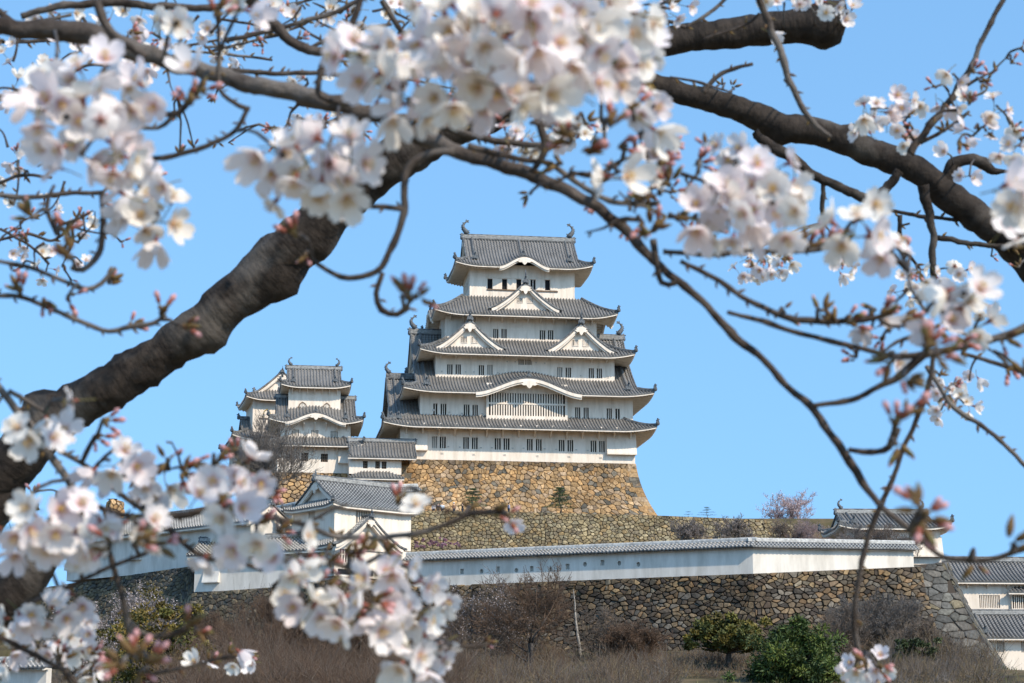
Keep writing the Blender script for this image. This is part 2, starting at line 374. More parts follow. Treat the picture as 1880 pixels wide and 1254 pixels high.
            for (u0,u1,o_) in ((.05,.5,.04),(.45,.62,.14)):
                vs=[]
                for y in ys:
                    z=zz(y); vs+= [(gx-sg*o_,y,z-u0),(gx-sg*o_,y,z-u1),(gx-sg*(o_+.2),y,z-u1),(gx-sg*(o_+.2),y,z-u0)]
                fs=[]
                for i in range(n):
                    for j in range(4): fs.append((i*4+j,i*4+(j+1)%4,(i+1)*4+(j+1)%4,(i+1)*4+j))
                bb.add(vs,fs,0)
            extrude_shape(bb,(gx+sg*.03,yr,zr-.45),(0,1,0),(0,0,1),[(a*1.1,b*1.1) for a,b in GEGYO],.15)
            bb.build('bargeboard',['plaster'],roof)
    return roof
def gable(B,xc,yf,za,w_,rise,yb,wins=(),size=1.0,tile='tile',board=.55):
    """dormer gable (chidori-hafu) facing -y"""
    G=lambda t: 1.38*t-.38*t*t
    mb=MB()
    zf=lambda b: za-rise*G(b/w_)+(.25*max(0,b/w_-.85)/.15*.6)
    for sg in (-1,1):
        f=lambda a,b,sg=sg:(xc+sg*b,a,zf(b))
        strips(mb,f,yf,yb,lambda a:0,lambda a:w_*1.04,.42,ROLL,.12,8,0)
    root=mb.build('gable',[tile],B)
    n=14; tb=MB(); xs=[-w_*.93+2*w_*.93*i/(2*n) for i in range(2*n+1)]
    yw=yf+.75
    zbot=za-rise*.93
    tp=[(xc+x,yw,zf(abs(x))-.2) for x in xs]; bt=[(xc+x,yw,min(zbot,zf(abs(x))-.3)-.4) for x in xs]
    k=len(xs); tb.add(tp+bt,[(i,k+i,k+i+1,i+1) for i in range(k-1)])
    tb.build('gable_wall',['plaster'],root)
    bb=MB()
    for (u0,u1,yy,th) in ((.06,board,yf+.02,.18),(board-.08,board+.26,yf+.2,.5)):
        u=[(xc+x*1.02) for x in xs]; vs=[]
        for x in xs:
            z=zf(abs(x)*1.02); q=1+.25*abs(x)/w_
            vs+=[(xc+x*1.02,yy,z-u0),(xc+x*1.02,yy,z-u1*q),(xc+x*1.02,yy+th,z-u1*q),(xc+x*1.02,yy+th,z-u0)]
        fs=[]
        for i in range(k-1):
            for j in range(4): fs.append((i*4+j,i*4+(j+1)%4,(i+1)*4+(j+1)%4,(i+1)*4+j))
        fs+=[(0,1,2,3),((k-1)*4+3,(k-1)*4+2,(k-1)*4+1,(k-1)*4)]
        bb.add(vs,fs,0)
    bb.build('bargeboard',['plaster'],root)
    pb=MB(); extrude_shape(pb,(xc,yf-.02,za-board*1.0-.05),(1,0,0),(0,0,1),[(a*1.5*size,b*1.25*size) for a,b in GEGYO],.22)
    pb.build('gable_pendant',['plaster'],root)
    RB=Sep('ridge',['ridge'],root); RB.sweep([(xc,yf-.08,za-.05),(xc,yb,za-.05)],rp(.42*size,.6*size))
    for sg in (-1,1):
        pts=[(xc+sg*w_*1.04*i/10,yf+.03,zf(w_*1.04*i/10)) for i in range(11)]
        RB.sweep(pts,rp(.22,.24))
    oni(root,(xc,yf-.2,za-.1),(0,-1),.85*size)
    mbf=MB(); tube(mbf,[(0,0,0),(0,-.05,.5*size),(0,0,1.1*size)],[.12*size,.09*size,.02],6)
    mbf.build('ridge_finial',['bronze'],root,(xc,yf-.1,za+.9*size))
    for (x,z,ww,hh,nb) in wins: window(root,(x,yw-.03,z),ww,hh,nb,hole=False)
    return root
def window(B,c,ww,hh,nb,hole=True,back='dark',side='F',frame='plaster',hbar=0,depth=.34,bw=None):
    """opening centred at c on a wall facing the side's outward direction"""
    o=Vector(OUT[side]); ux=Vector((-o.y,o.x,0)); rt=Matrix((ux,-o,Vector((0,0,1)))).transposed().to_4x4()
    mb=MB(); d=depth if hole else .05
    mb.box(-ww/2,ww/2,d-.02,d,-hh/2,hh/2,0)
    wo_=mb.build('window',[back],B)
    lb=MB(); pitch=ww/nb if nb else ww; bw=bw or min(.12,pitch*.42)
    y=.06 if hole else -.04
    for i in range(1,nb): lb.box(-ww/2+pitch*i-bw/2,-ww/2+pitch*i+bw/2,y,y+.1,-hh/2,hh/2)
    for i in range(hbar): z=-hh/2+hh*(i+1)/(hbar+1); lb.box(-ww/2,ww/2,y+.03,y+.08,z-.05,z+.05)
    if not hole:
        for a,b,c_,d_ in ((-ww/2-.06,-ww/2,-hh/2-.06,hh/2+.06),(ww/2,ww/2+.06,-hh/2-.06,hh/2+.06),(-ww/2,ww/2,hh/2,hh/2+.06),(-ww/2,ww/2,-hh/2-.06,-hh/2)): lb.box(a,b,-.05,.06,c_,d_)
    if lb.v: lb.build('lattice',[frame],wo_)
    wo_.matrix_local=Matrix.Translation(Vector(c))@rt
    return wo_
def wallface(mb,o,ux,W_,H_,holes,m=0,depth=.34,flare=0):
    """vertical wall panel from o along ux; holes (x0,x1,z0,z1) get reveals"""
    o=Vector(o); ux=Vector(ux); nn=ux.cross(Vector((0,0,1)))  # outward
    xs=sorted({0,W_,*[h[0] for h in holes],*[h[1] for h in holes]}); zs=sorted({0,H_,*[h[2] for h in holes],*[h[3] for h in holes]})
    P=lambda x,z,d=0:o+ux*x+Vector((0,0,z))-nn*d
    for i in range(len(xs)-1):
        for j in range(len(zs)-1):
            cx=(xs[i]+xs[i+1])/2; cz=(zs[j]+zs[j+1])/2
            if any(h[0]<cx<h[1] and h[2]<cz<h[3] for h in holes): continue
            mb.add([P(xs[i],zs[j]),P(xs[i+1],zs[j]),P(xs[i+1],zs[j+1]),P(xs[i],zs[j+1])],[(0,1,2,3)],m)
    for x0,x1,z0,z1 in holes:
        a=[P(x0,z0),P(x1,z0),P(x1,z1),P(x0,z1)]; b=[P(x0,z0,depth),P(x1,z0,depth),P(x1,z1,depth),P(x0,z1,depth)]
        mb.add(a+b,[(i,(i+1)%4,4+(i+1)%4,4+i) for i in range(4)],m)
def storey(B,x0,x1,y0,y1,z0,z1,front=(),left=(),right=(),name='wall',m='plaster'):
    """four plastered walls; front: list of (xc,zc,w,h,nb,back[,hbar]) windows with real openings"""
    mb=MB()
    def hs(l,x): return [(q[0]-q[2]/2-x,q[0]+q[2]/2-x,q[1]-q[3]/2-z0,q[1]+q[3]/2-z0) for q in l]
    wallface(mb,(x0,y0,z0),(1,0,0),x1-x0,z1-z0,hs(front,x0))
    wallface(mb,(x1,y0,z0),(0,1,0),y1-y0,z1-z0,hs(right,y0))
    wallface(mb,(x1,y1,z0),(-1,0,0),x1-x0,z1-z0,[])
    wallface(mb,(x0,y1,z0),(0,-1,0),y1-y0,z1-z0,[(y1-q[0]-q[2]/2,y1-q[0]+q[2]/2,q[1]-q[3]/2-z0,q[1]+q[3]/2-z0) for q in left])
    mb.add([(x0,y0,z1),(x1,y0,z1),(x1,y1,z1),(x0,y1,z1)],[(0,1,2,3)])
    w_=mb.build(name,[m],B)
    for l,s in ((front,'F'),(left,'L'),(right,'R')):
        for q in l:
            c={'F':(q[0],y0,q[1]),'L':(x0,q[0],q[1]),'R':(x1,q[0],q[1])}[s]
            window(B,c,q[2],q[3],q[4],back=q[5] if len(q)>5 else 'dark',side=s,hbar=q[6] if len(q)>6 else 0,frame=q[7] if len(q)>7 else 'plaster')
    return w_
class Frame:
    def __init__(s,name,px,py,Y,psi):
        s.o=at(px,py,Y); s.psi=R(psi); s.e=empty(name,s.o,s.psi); s.c=math.cos(s.psi); s.s=math.sin(s.psi)
    def un(s,x,y,d=0):
        r=ray(x,y); n=(-s.s,s.c); t=(d+s.o.x*n[0]+s.o.y*n[1])/(r.x*n[0]+r.y*n[1])
        X=t*r.x-s.o.x; Y=t*r.y-s.o.y
        return (X*s.c+Y*s.s, t*r.z-s.o.z)
    def unx(s,x,y,lx):   # pixel on the side plane local x = lx -> (local y, z)
        r=ray(x,y); t=(lx+s.o.x*s.c+s.o.y*s.s)/(r.x*s.c+r.y*s.s)
        X=t*r.x-s.o.x; Y=t*r.y-s.o.y
        return (-X*s.s+Y*s.c, t*r.z-s.o.z)
    def win(s,x0,x1,y,h,d,nb=4,*rest):   # photo window -> storey window tuple
        xc,zc=s.un((x0+x1)/2,y,d); k=s.un(x1,y,d)[0]-s.un(x0,y,d)[0]
        return (xc,zc,k,h,nb,*rest)
# ================================================================== MAIN KEEP
K=Frame('castle_keep',951,847,272,8); KB=K.e
tag(KB,'huge white castle keep with five stacked grey tiled roofs on the ochre stone base','castle keep')
ylerp=lambda x,xa,ya,xb,yb: ya+(yb-ya)*(x-xa)/(xb-xa)
# storey 1
w1=[]
for i,(a,b) in enumerate([(793.5,802.5),(807.5,818.5),(850.5,861),(866.5,877),(908.5,919.5),(924.5,935.5),(967.5,978),(984,994.5),(1026,1036.5),(1042,1052.5),(1084.5,1095),(1100,1110.5)]):
    w1.append(K.win(a,b,ylerp(a,798,812,1105,820),1.62,0,3,'shutter' if i==0 else 'dark'))
storey(KB,-16.2,16.45,0,22,0,5.3,front=w1)
for (x0,x1) in ((-16.32,-12.6),(12.4,16.57)):      # stone-dropping bays flaring out at the corners
    mb=MB(); vs=[]
    for x in (x0,x1): vs+=[(x,-.02,4.2),(x,-.75,1.35),(x,-.75,1.15),(x,-.02,1.15)]
    mb.add(vs,[(0,1,5,4),(1,2,6,5),(2,3,7,6),(0,3,2,1),(4,5,6,7)])
    mb.build('stone_drop_bay',['plaster'],KB)
# curved brackets under the first eaves
for px in (220,322,422,520,618,716,815,913,1012,1110,1208,1305,1405,1500,1600):
    x=K.un(px/3.357+680,795,0)[0]
    mb=MB(); extrude_shape(mb,(x,-.02,4.3),(0,-1,0),(0,0,1),[(0,-1.0),(0,.4),(2.3,.4),(2.3,.05),(1.4,-.05),(.7,-.3),(.3,-.75)],.2); mb.build('eave_bracket',['plaster'],KB)
# small loopholes and vents, shallow boxes with a dark slot
for (px,py,d) in [(823,820,0),(844,821,0),(883,822,0),(903,822,0),(941,823,0),(961,823,0),(1000,824,0),(1021,825,0),(1058,826,0),(1079,827,0),(760,828,0),(812,832,0),(870,834,0),(927,835,0),(987,837,0),(1045,838,0),(1103,840,0),
                  (795,753,1.3),(825,757,1.3),(848,759,1.3),(885,760,1.3),(1050,766,1.3),(1088,768,1.3),(1108,768,1.3),(1145,770,1.3)]:
    x,z=K.un(px,py,d); mb=MB(); mb.box(x-.2,x+.2,d-.06,d-.003,z-.13,z+.13,0); mb.box(x-.13,x+.13,d-.075,d-.055,z-.07,z+.07,1); mb.build('loophole',['plaster','shutter'],KB)
for (px,py) in ((759,785.5),(856,789),(873,789.5),(1031,794),(1048,794.5),(1118,797),(1134,797.5)):
    x,z=K.un(px,py,0); window(KB,(x,-.01,z),.9,.35,1,hole=False,back='wood')
g1=RoofGeo(-18.9,19.1,-2.7,24.7,4.35,4.0,.40,.03,lift=.62,cl=5)
make_roof(KB,g1,(-16.2,16.45,0,22),hiporn=.62)
# storey 2 with the lattice bay
w2=[K.win(a,b,y,1.68,1.3,n) for a,b,y,n in ((795.5,803,751.5,2),(809,819.5,752,3),(851.5,862,753.5,3),(867.5,877.5,754,3),(1056,1065.5,758.5,3),(1071.5,1081,759,3),(1114,1123.5,760.5,3),(1130,1138,761,2))]
storey(KB,-13.5,16.5,1.3,20.7,5.3,10.2,front=w2)
bx0,bx1,bz0,bz1=-4.35,7.05,5.55,11.0; zt=9.65; zb=6.45; zm=8.15
mb=MB(); wallface(mb,(bx0,.45,bz0),(1,0,0),bx1-bx0,bz1-bz0,[(.35,bx1-bx0-.35,zb-bz0,zm-.12-bz0),(.35,bx1-bx0-.35,zm+.12-bz0,zt-bz0)],depth=.4)
mb.add([(bx0,.45,bz0),(bx0,1.3,bz0),(bx0,1.3,bz1),(bx0,.45,bz1)],[(0,3,2,1)]); mb.add([(bx1,.45,bz0),(bx1,1.3,bz0),(bx1,1.3,bz1),(bx1,.45,bz1)],[(0,1,2,3)])
mb.build('projecting_bay',['plaster'],KB)
for za_,zb_ in ((zb,zm-.12),(zm+.12,zt)):
    window(KB,((bx0+bx1)/2,.45,(za_+zb_)/2),bx1-bx0-.7,zb_-za_,30,bw=.19)
for px in (943,1000): 
    x,z=K.un(px,708.5,.45); window(KB,(x,.44,z),.95,.5,5,hole=False,back='dark')
g2=RoofGeo(-16.15,19.05,-1.6,23.6,9.45,4.8,.40,.034,lift=.55,cl=5,kara=(('F',1.35,7.4,2.05,11.0),))
make_roof(KB,g2,(-13.5,16.5,1.3,20.7),gab=(-14.0,17.0,11.0),ridge=.5,fish=1.9,desc=(1.3,),kpend=1.05,hiporn=.62)
# tier-1 west gable roof (its ridge runs east-west and dies into the wall of storey 2)
zr=K.un(722,742,9)[1]; g1b=RoofGeo(-18.2,-12.0,-1.6,19.6,5.0,3,.42,.030,lift=0,cl=3)
mb=MB()
for sd in 'FB': strips(mb,lambda a,b,sd=sd:g1b.P(sd,a,b),-17.6,-13.3,lambda a:.9,lambda a:10.6,.43,ROLL,.13,8,0)
wr=mb.build('west_gable_roof',['tile'],KB); RB=Sep('ridge',['ridge'],wr)
zf1=lambda y:5.0+.42*min(y+1.6,19.6-y)+.030*min(y+1.6,19.6-y)**2
RB.sweep([(-17.7,9,zf1(9)),(-13.3,9,zf1(9))],rp(.6,.9))
for sg in (1,-1):
    for xo in (0,1.0):
        pts=[(-17.6+xo,9-sg*(10.6-s),zf1(9-sg*(10.6-s))) for s in (.9,2,3.5,5,7,9,10.6)]; RB.sweep(pts,rp(.36,.36))
        oni(wr,(pts[0][0],pts[0][1]-sg*.1,pts[0][2]),(0,-sg),.75)
shachi(wr,(-17.4,9,zf1(9)+.8),1,1.6)
mb=MB(); ys=[-.4+18.8*i/16 for i in range(17)]
mb.add([(-17.1,y,zf1(y)-.1) for y in ys]+[(-17.1,y,5.2) for y in ys],[(i,17+i,18+i,i+1) for i in range(16)]); mb.build('gable_wall',['plaster'],wr)
# storey 3
w3=[K.win(a,b,y,1.45,3.2,n,bk) for a,b,y,n,bk in ((821,831,678,3,'dark'),(836.5,846.2,678,3,'dark'),(879,888.7,679.5,3,'dark'),(894.5,904.5,679,3,'shutter'),(1023,1032.6,683.5,3,'shutter'),(1038.6,1048.4,684,3,'dark'),(1081,1090.5,685,3,'dark'),(1095.8,1105.4,685.5,3,'dark'))]
w3+=[K.win(a,b,664.7,.8,3.2,5,'wood') for a,b in ((952,962.5),(964.5,976))]
storey(KB,-11.2,14.3,3.2,18.8,9.6,16.2,front=w3)
for px,py in ((931,664),(946,664.5),(984,666),(1000,667),(811,682),(855,683),(870,683),(914,684),(1066,690),(1117,692)):
    x,z=K.un(px,py,3.2); mb=MB(); mb.box(x-.16,x+.16,3.14,3.197,z-.16,z+.16,0); mb.box(x-.09,x+.09,3.12,3.14,z-.08,z+.08,1); mb.build('loophole',['plaster','shutter'],KB)
g3=RoofGeo(-13.7,16.9,.8,21.2,15.35,4.25,.56,.02,lift=.62,cl=4.5)
make_roof(KB,g3,(-11.2,14.3,3.2,18.8),hiporn=.6)
for (xc,px) in ((-6.55,863),(9.3,1067)):
    zw=18.0
    gable(KB,xc,1.75,20.15,5.0,4.15,6.5,wins=((xc-.72,17.45,.78,.85,4),(xc+.75,17.45,.78,.85,4)),board=.48)
# storey 4
w4=[K.win(a,b,y,h,5,n,bk) for a,b,y,h,n,bk in ((905.5,915,612.5,1.4,3,'dark'),(920.6,930.4,612.5,1.4,3,'dark'),(991,1001,615,1.4,3,'dark'),(1006,1016,615,1.4,3,'dark'))]
storey(KB,-9.65,12.1,5,17,15.2,22.6,front=w4)
for a,b,y,h in ((934.6,943.6,597,.55),(950.3,959.5,597,.55)):
    x,z=K.un((a+b)/2,y,5); window(KB,(x,4.99,z),.72,h,1,hole=False,back='wood',hbar=1)
for a,b,y in ((949,972,582),(876,888,582),(1034,1045,584)):
    x,z=K.un((a+b)/2,y,5); ww=(b-a)/13.2; window(KB,(x,4.99,z),ww,.5,max(2,int(ww/.3)),hole=False,back='dark',bw=.07)
g4=RoofGeo(-11.55,14.8,2.45,19.55,21.35,4.6,.66,.022,lift=.72,cl=4.5,kara=(('L',11.0,4.6,1.9,6.0),('R',11.0,4.6,1.9,6.0)))
make_roof(KB,g4,(-9.65,12.1,5,17),hiporn=.6)
gable(KB,1.55,3.1,26.1,5.1,4.0,8.0,wins=((.85,23.7,.72,.65,4),(2.3,23.7,.72,.65,4)),board=.4)
for k in range(12):
    mb=MB(); x=-9.0+k*1.85; extrude_shape(mb,(x,4.98,21.3),(0,-1,0),(0,0,1),[(0,-.7),(0,.4),(2.0,.4),(2.0,.1),(1.0,-.1),(.3,-.5)],.18); mb.build('eave_bracket',['plaster'],KB)
for k in range(12):
    mb=MB(); x=-10.5+k*2.15; extrude_shape(mb,(x,3.18,15.2),(0,-1,0),(0,0,1),[(0,-.4),(0,.4),(2.0,.4),(2.0,.15),(1.0,0),(.3,-.2)],.16); mb.build('eave_bracket',['plaster'],KB)
# storey 5
w5=[]
for i,a in enumerate((895,921.7,948,974,1000.6)):
    x,z=K.un(a+4.6,ylerp(a,895,521,1005,523.5),7); w5.append((x,z,.72,1.55,1,'dark'))
storey(KB,-6.0,9.3,7,15,22.5,29.6,front=w5,left=[(9.2,26.9,.6,1.5,1),(11.0,26.9,.6,1.5,1),(12.8,26.9,.6,1.5,1)])
for q in w5: mb=MB(); mb.box(q[0]+.4,q[0]+1.42,6.93,6.99,q[1]-.8,q[1]+.8); mb.build('window_shutter',['plaster'],KB)
mb=MB()
x0=w5[0][0]-.45; x1=w5[-1][0]+1.5; z=w5[2][1]
mb.box(x0,x1,6.86,6.99,z-1.0,z-.82,1); mb.box(x0,x1,6.9,6.99,z+.82,z+.92)
for x in (-5.94,-2.6,.3,1.6,3.2,6.2,9.24): mb.box(x-.05,x+.05,6.965,6.995,22.5,29.5)
mb.box(-6,9.3,6.965,6.995,z+1.0,z+1.1)
mb.build('wall_framing',['plaster','wood'],KB)
g5=RoofGeo(-8.35,11.7,4.7,17.3,29.0,2.1,.60,.041,lift=.62,cl=4.0,kara=(('F',1.65,3.6,1.45,3.6),))
make_roof(KB,g5,(-6.0,9.3,7,15),gab=(-6.5,9.75,11.0),ridge=.44,fish=2.0,desc=(1.2,),kpend=.9,hiporn=.6)
rb=MB(); pts=[(1.65,4.7+s,g5.z('F',1.65,s)+.02) for s in (1.6,2.5,3.5,4.5,5.5,6.2)]; sweep(rb,pts,rp(.34,.34)); r_=rb.build('middle_ridge',['ridge'],KB); oni(r_,pts[0],(0,-1),.7)
# lightning wire
# ================================================================== STONE WALLS
def voronoi_cells(U,V,sx,sy,rnd,fill=.25,jit=.5):
    pts=[]; nx=int(U/sx)+3; ny=int(V/sy)+3; grid={}
    def put(x,y):
        grid.setdefault((int(x//sx),int(y//sy)),[]).append(len(pts)); pts.append((x,y))
    for j in range(-1,ny):
        off=rnd.random()*sx
        for i in range(-2,nx):
            x=i*sx+off+rnd.uniform(-jit,jit)*sx; y=(j+.5)*sy+rnd.uniform(-jit,jit)*sy*.8
            put(x,y)
            if rnd.random()<fill: put(x+sx*rnd.uniform(.25,.6),y+sy*rnd.uniform(-.5,.5))
    out=[]
    for k,(x,y) in enumerate(pts):
        if x<-.2 or x>U+.2 or y<-.2 or y>V+.2: continue
        poly=[(x-1.6*sx,y-1.6*sy),(x+1.6*sx,y-1.6*sy),(x+1.6*sx,y+1.6*sy),(x-1.6*sx,y+1.6*sy)]
        gx,gy=int(x//sx),int(y//sy)
        nb=[q for a in (-3,-2,-1,0,1,2,3) for b in (-2,-1,0,1,2) for q in grid.get((gx+a,gy+b),()) if q!=k]
        half=[((pts[q][0]-x),(pts[q][1]-y)*sx/sy,) for q in nb]
        planes=[]
        for q in nb:
            dx=pts[q][0]-x; dy=(pts[q][1]-y); w_=(sx/sy)**2
            planes.append((dx,dy*w_,(dx*(pts[q][0]+x)+dy*w_*(pts[q][1]+y))/2))
        planes+=[(-1,0,0),(1,0,U),(0,-1,0),(0,1,V)]
        for (a,b,c) in planes:
            new=[]; n=len(poly)
            for i in range(n):
                p,q=poly[i],poly[(i+1)%n]; dp=a*p[0]+b*p[1]-c; dq=a*q[0]+b*q[1]-c
                if dp<=0: new.append(p)
                if dp*dq<0: t=dp/(dp-dq); new.append((p[0]+(q[0]-p[0])*t,p[1]+(q[1]-p[1])*t))
            poly=new
            if len(poly)<3: break
        if len(poly)<3: continue
        ar=abs(sum(poly[i][0]*poly[(i+1)%len(poly)][1]-poly[(i+1)%len(poly)][0]*poly[i][1] for i in range(len(poly))))/2
        if ar<.02: continue
        out.append(poly)
    return out
def stone_face(mb,P,U,V,sx,sy,pal,seed,gap=.035,bulge=.14,fill=.25,colf=None,keep=None):
    """P(u,v,out)->point; each stone a rounded, slightly tilted block set in dark joints"""
    rnd=random.Random(seed)
    nu=max(2,int(U/2)); nv=max(2,int(V/1))
    vs=[P(U*i/nu,V*j/nv,-.10) for i in range(nu+1) for j in range(nv+1)]
    fs=[(i*(nv+1)+j,(i+1)*(nv+1)+j,(i+1)*(nv+1)+j+1,i*(nv+1)+j+1) for i in range(nu) for j in range(nv)]
    mb.add(vs,fs,1)
    for poly in voronoi_cells(U,V,sx,sy,rnd,fill):
        n=len(poly); cx=sum(p[0] for p in poly)/n; cy=sum(p[1] for p in poly)/n
        if keep and not keep(cx,cy): continue
        d0=sum(math.hypot(p[0]-cx,p[1]-cy) for p in poly)/n
        k0=max(.5,1-gap/d0); c=rnd.choice(pal); f=rnd.uniform(.72,1.22); c=tuple(x*f for x in c)
        if colf: c=colf(cx,cy,c,rnd)
        tx,ty=rnd.uniform(-.10,.10),rnd.uniform(-.12,.08); bl=bulge*rnd.uniform(.4,1.3)*min(1,d0/.5)
        # round the corners: subdivide the outline once
        pl=[]
        for i in range(n):
            p,q=poly[i],poly[(i+1)%n]; pl+= [(p[0]*.8+q[0]*.2,p[1]*.8+q[1]*.2),(p[0]*.2+q[0]*.8,p[1]*.2+q[1]*.8)]
        n=len(pl); vs=[]
        for (kk,out) in ((k0,-.09),(k0*.96,bl*.45),(k0*.80,bl*.95)):
            for p in pl:
                u=cx+(p[0]-cx)*kk; v=cy+(p[1]-cy)*kk; jo=rnd.uniform(-.012,.012)
                vs.append(P(u,v,out+(tx*(u-cx)+ty*(v-cy)+jo)*(1 if out>0 else 0)))
        vs.append(P(cx,cy,bl*1.06))
        fs=[]
        for r_ in (0,1):
            for i in range(n): fs.append((r_*n+i,r_*n+(i+1)%n,(r_+1)*n+(i+1)%n,(r_+1)*n+i))
        fs+=[(2*n+i,2*n+(i+1)%n,3*n) for i in range(n)]
        mb.add(vs,fs,0,col=c,smooth=False)
OCH=[(c[0]*.98,c[1]*.92,c[2]*.95) for c in [(.42,.28,.13),(.46,.31,.15),(.38,.26,.13),(.50,.35,.18),(.40,.25,.11),(.34,.25,.15),(.44,.33,.20),(.47,.30,.13)]]
GRY=[(.17,.145,.11),(.14,.125,.10),(.22,.185,.14)]
TER=[(c[0]*.92,c[1]*.84,c[2]*.72) for c in [(.36,.30,.19),(.30,.25,.17),(.40,.34,.22),(.27,.23,.17),(.33,.30,.22),(.44,.38,.26),(.24,.21,.16),(.38,.29,.17)]]
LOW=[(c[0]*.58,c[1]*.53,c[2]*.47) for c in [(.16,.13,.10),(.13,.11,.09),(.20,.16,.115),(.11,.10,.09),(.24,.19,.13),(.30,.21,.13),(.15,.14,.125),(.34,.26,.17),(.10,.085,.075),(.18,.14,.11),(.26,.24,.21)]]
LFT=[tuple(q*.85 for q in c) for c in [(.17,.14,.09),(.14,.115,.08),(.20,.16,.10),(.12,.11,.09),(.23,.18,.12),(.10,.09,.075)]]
# keep base: curved batter on three sides, built in the keep's own frame
kb=empty('ochre_wall',K.o,K.psi); tag(kb,'tall ochre stone base with curved corner directly beneath the white main keep','stone base')
HB=10.5
off=lambda v: .10*v+.030*v*v
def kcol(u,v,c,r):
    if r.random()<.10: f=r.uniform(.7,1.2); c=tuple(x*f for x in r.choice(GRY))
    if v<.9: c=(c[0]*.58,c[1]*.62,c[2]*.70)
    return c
mb=MB(); X0,X1,Y1=-16.2,16.45,22
Pf=lambda u,v,o:(X0-off(v)+(X1-X0+2*off(v))*u/32.65,-off(v)-o,-v)
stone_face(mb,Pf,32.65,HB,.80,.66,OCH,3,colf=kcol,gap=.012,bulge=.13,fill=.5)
Pr=lambda u,v,o:(X1+off(v)+o,-off(v)+(Y1+2*off(v))*u/22,-v)
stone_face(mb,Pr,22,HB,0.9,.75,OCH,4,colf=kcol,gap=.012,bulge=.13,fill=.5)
Pl=lambda u,v,o:(X0-off(v)-o,Y1+off(v)-(Y1+2*off(v))*u/22,-v)
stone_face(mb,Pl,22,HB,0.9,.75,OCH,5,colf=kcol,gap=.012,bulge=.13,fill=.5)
for (Pc,sx) in ((lambda v,o:(X1+off(v),-off(v)),1),(lambda v,o:(X0-off(v),-off(v)),-1)):     # squared corner stones, long and short in turn
    v=0; k=0; rn=random.Random(8)
    while v<HB-.8:
        h=rn.uniform(.62,.85); a=1.9 if k%2 else 1.1; b=1.1 if k%2 else 1.9
        vs=[]
        for vv in (v+.02,v+h-.02):
            x,y=Pc(vv,0)
            vs+=[(x+sx*.10,y-.10,-vv),(x+sx*.10,y+b,-vv),(x-sx*a,y+b,-vv),(x-sx*a,y-.10,-vv)]
        c=rn.choice(OCH+GRY); c=tuple(q*.9 for q in c)
        mb.add(vs,[(0,1,2,3),(4,7,6,5),(0,4,5,1),(1,5,6,2),(2,6,7,3),(3,7,4,0)],0,col=c); v+=h; k+=1
mb.add([(X0,0,-.01),(X1,0,-.01),(X1,Y1,-.01),(X0,Y1,-.01)],[(0,1,2,3)],1)
mb.build('stonework',['stone','joint_light'],kb)
# generic free-standing retaining wall along a polyline of top points, world space
def ret_wall(name,label,tops,heights,batter,sx,sy,pal,seed,colf=None,gap=.04,bulge=.16,fill=.3,group=None,top=.9):
    root=empty(name,tops[0]); tag(root,label,'stone wall',group); mb=MB(); o=Vector(tops[0])
    ns=[]
    for i in range(len(tops)-1):
        d=Vector(tops[i+1])-Vector(tops[i]); ns.append(Vector((d.y,-d.x,0)).normalized())
    mit=[]
    for i in range(len(tops)):
        a=ns[max(0,i-1)]; b=ns[min(i,len(ns)-1)]; mm=(a+b).normalized(); mit.append(mm/max(.5,mm.dot(a)))
    for i in range(len(tops)-1):
        a=Vector(tops[i]); b=Vector(tops[i+1]); d=b-a; U=d.length; t=d.normalized(); h=Vector((t.x,t.y,0)).normalized(); nn=Vector((h.y,-h.x,0))
        V=max(heights[i],heights[i+1]); e0=0
        def P(u,v,out,a=a,t=t,nn=nn,U=U,i=i):
            return a+t*u+mit[i].lerp(mit[i+1],max(0,min(1,u/U)))*(batter*v*(1+.04*v)+out)-Vector((0,0,v))-o
        stone_face(mb,P,U,V,sx,sy,pal,seed+i,colf=colf,gap=gap,bulge=bulge,fill=fill)
        if not top: continue
        w=Vector((nn.x,nn.y,0))*-top
        mb.add([a-o-nn*.1+Vector((0,0,-.02)),b-o-nn*.1+Vector((0,0,-.02)),b+w-o+Vector((0,0,-.02)),a+w-o+Vector((0,0,-.02))],[(0,1,2,3)],1)
    mb.build('stonework',['stone','joint'],root)
    return root
ret_wall('terrace_wall','yellowish grey rubble terrace wall below the ochre base and behind the long white wall',
   [at(700,936,244),at(1000,941,246),at(1200,946,247),at(1400,954,250),at(1440,962,251),at(1560,972,262)],[7]*6,.16,.68,.48,[tuple(q*.85 for q in c) for c in TER],21,gap=.02,fill=.6)
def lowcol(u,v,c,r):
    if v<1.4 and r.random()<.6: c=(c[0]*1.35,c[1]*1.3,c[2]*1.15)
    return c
DOB=[at(748,1075,207.5),at(1383,1053,190),at(1679,1056,197)]
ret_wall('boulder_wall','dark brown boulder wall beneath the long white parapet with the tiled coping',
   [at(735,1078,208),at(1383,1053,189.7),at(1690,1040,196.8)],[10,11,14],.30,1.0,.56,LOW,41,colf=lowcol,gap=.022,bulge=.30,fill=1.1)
ret_wall('corner_stone_wall','grey stepped stone corner at the right end of the boulder wall',
   [at(1670,1038,197.4),at(1733,1033,199.0),at(1740,1031,214)],[14,14,14],.34,1.3,.75,[(.125,.118,.10),(.105,.10,.09),(.145,.13,.11),(.17,.14,.09),(.09,.085,.075)],61,gap=.04,bulge=.12,fill=.2)
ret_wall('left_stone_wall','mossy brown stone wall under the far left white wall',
   [at(60,1082,234),at(180,1064,228),at(346,1040,216),at(360,1088,214)],[9,9,9,9],.2,.75,.5,LFT,71,gap=.02,fill=.6)
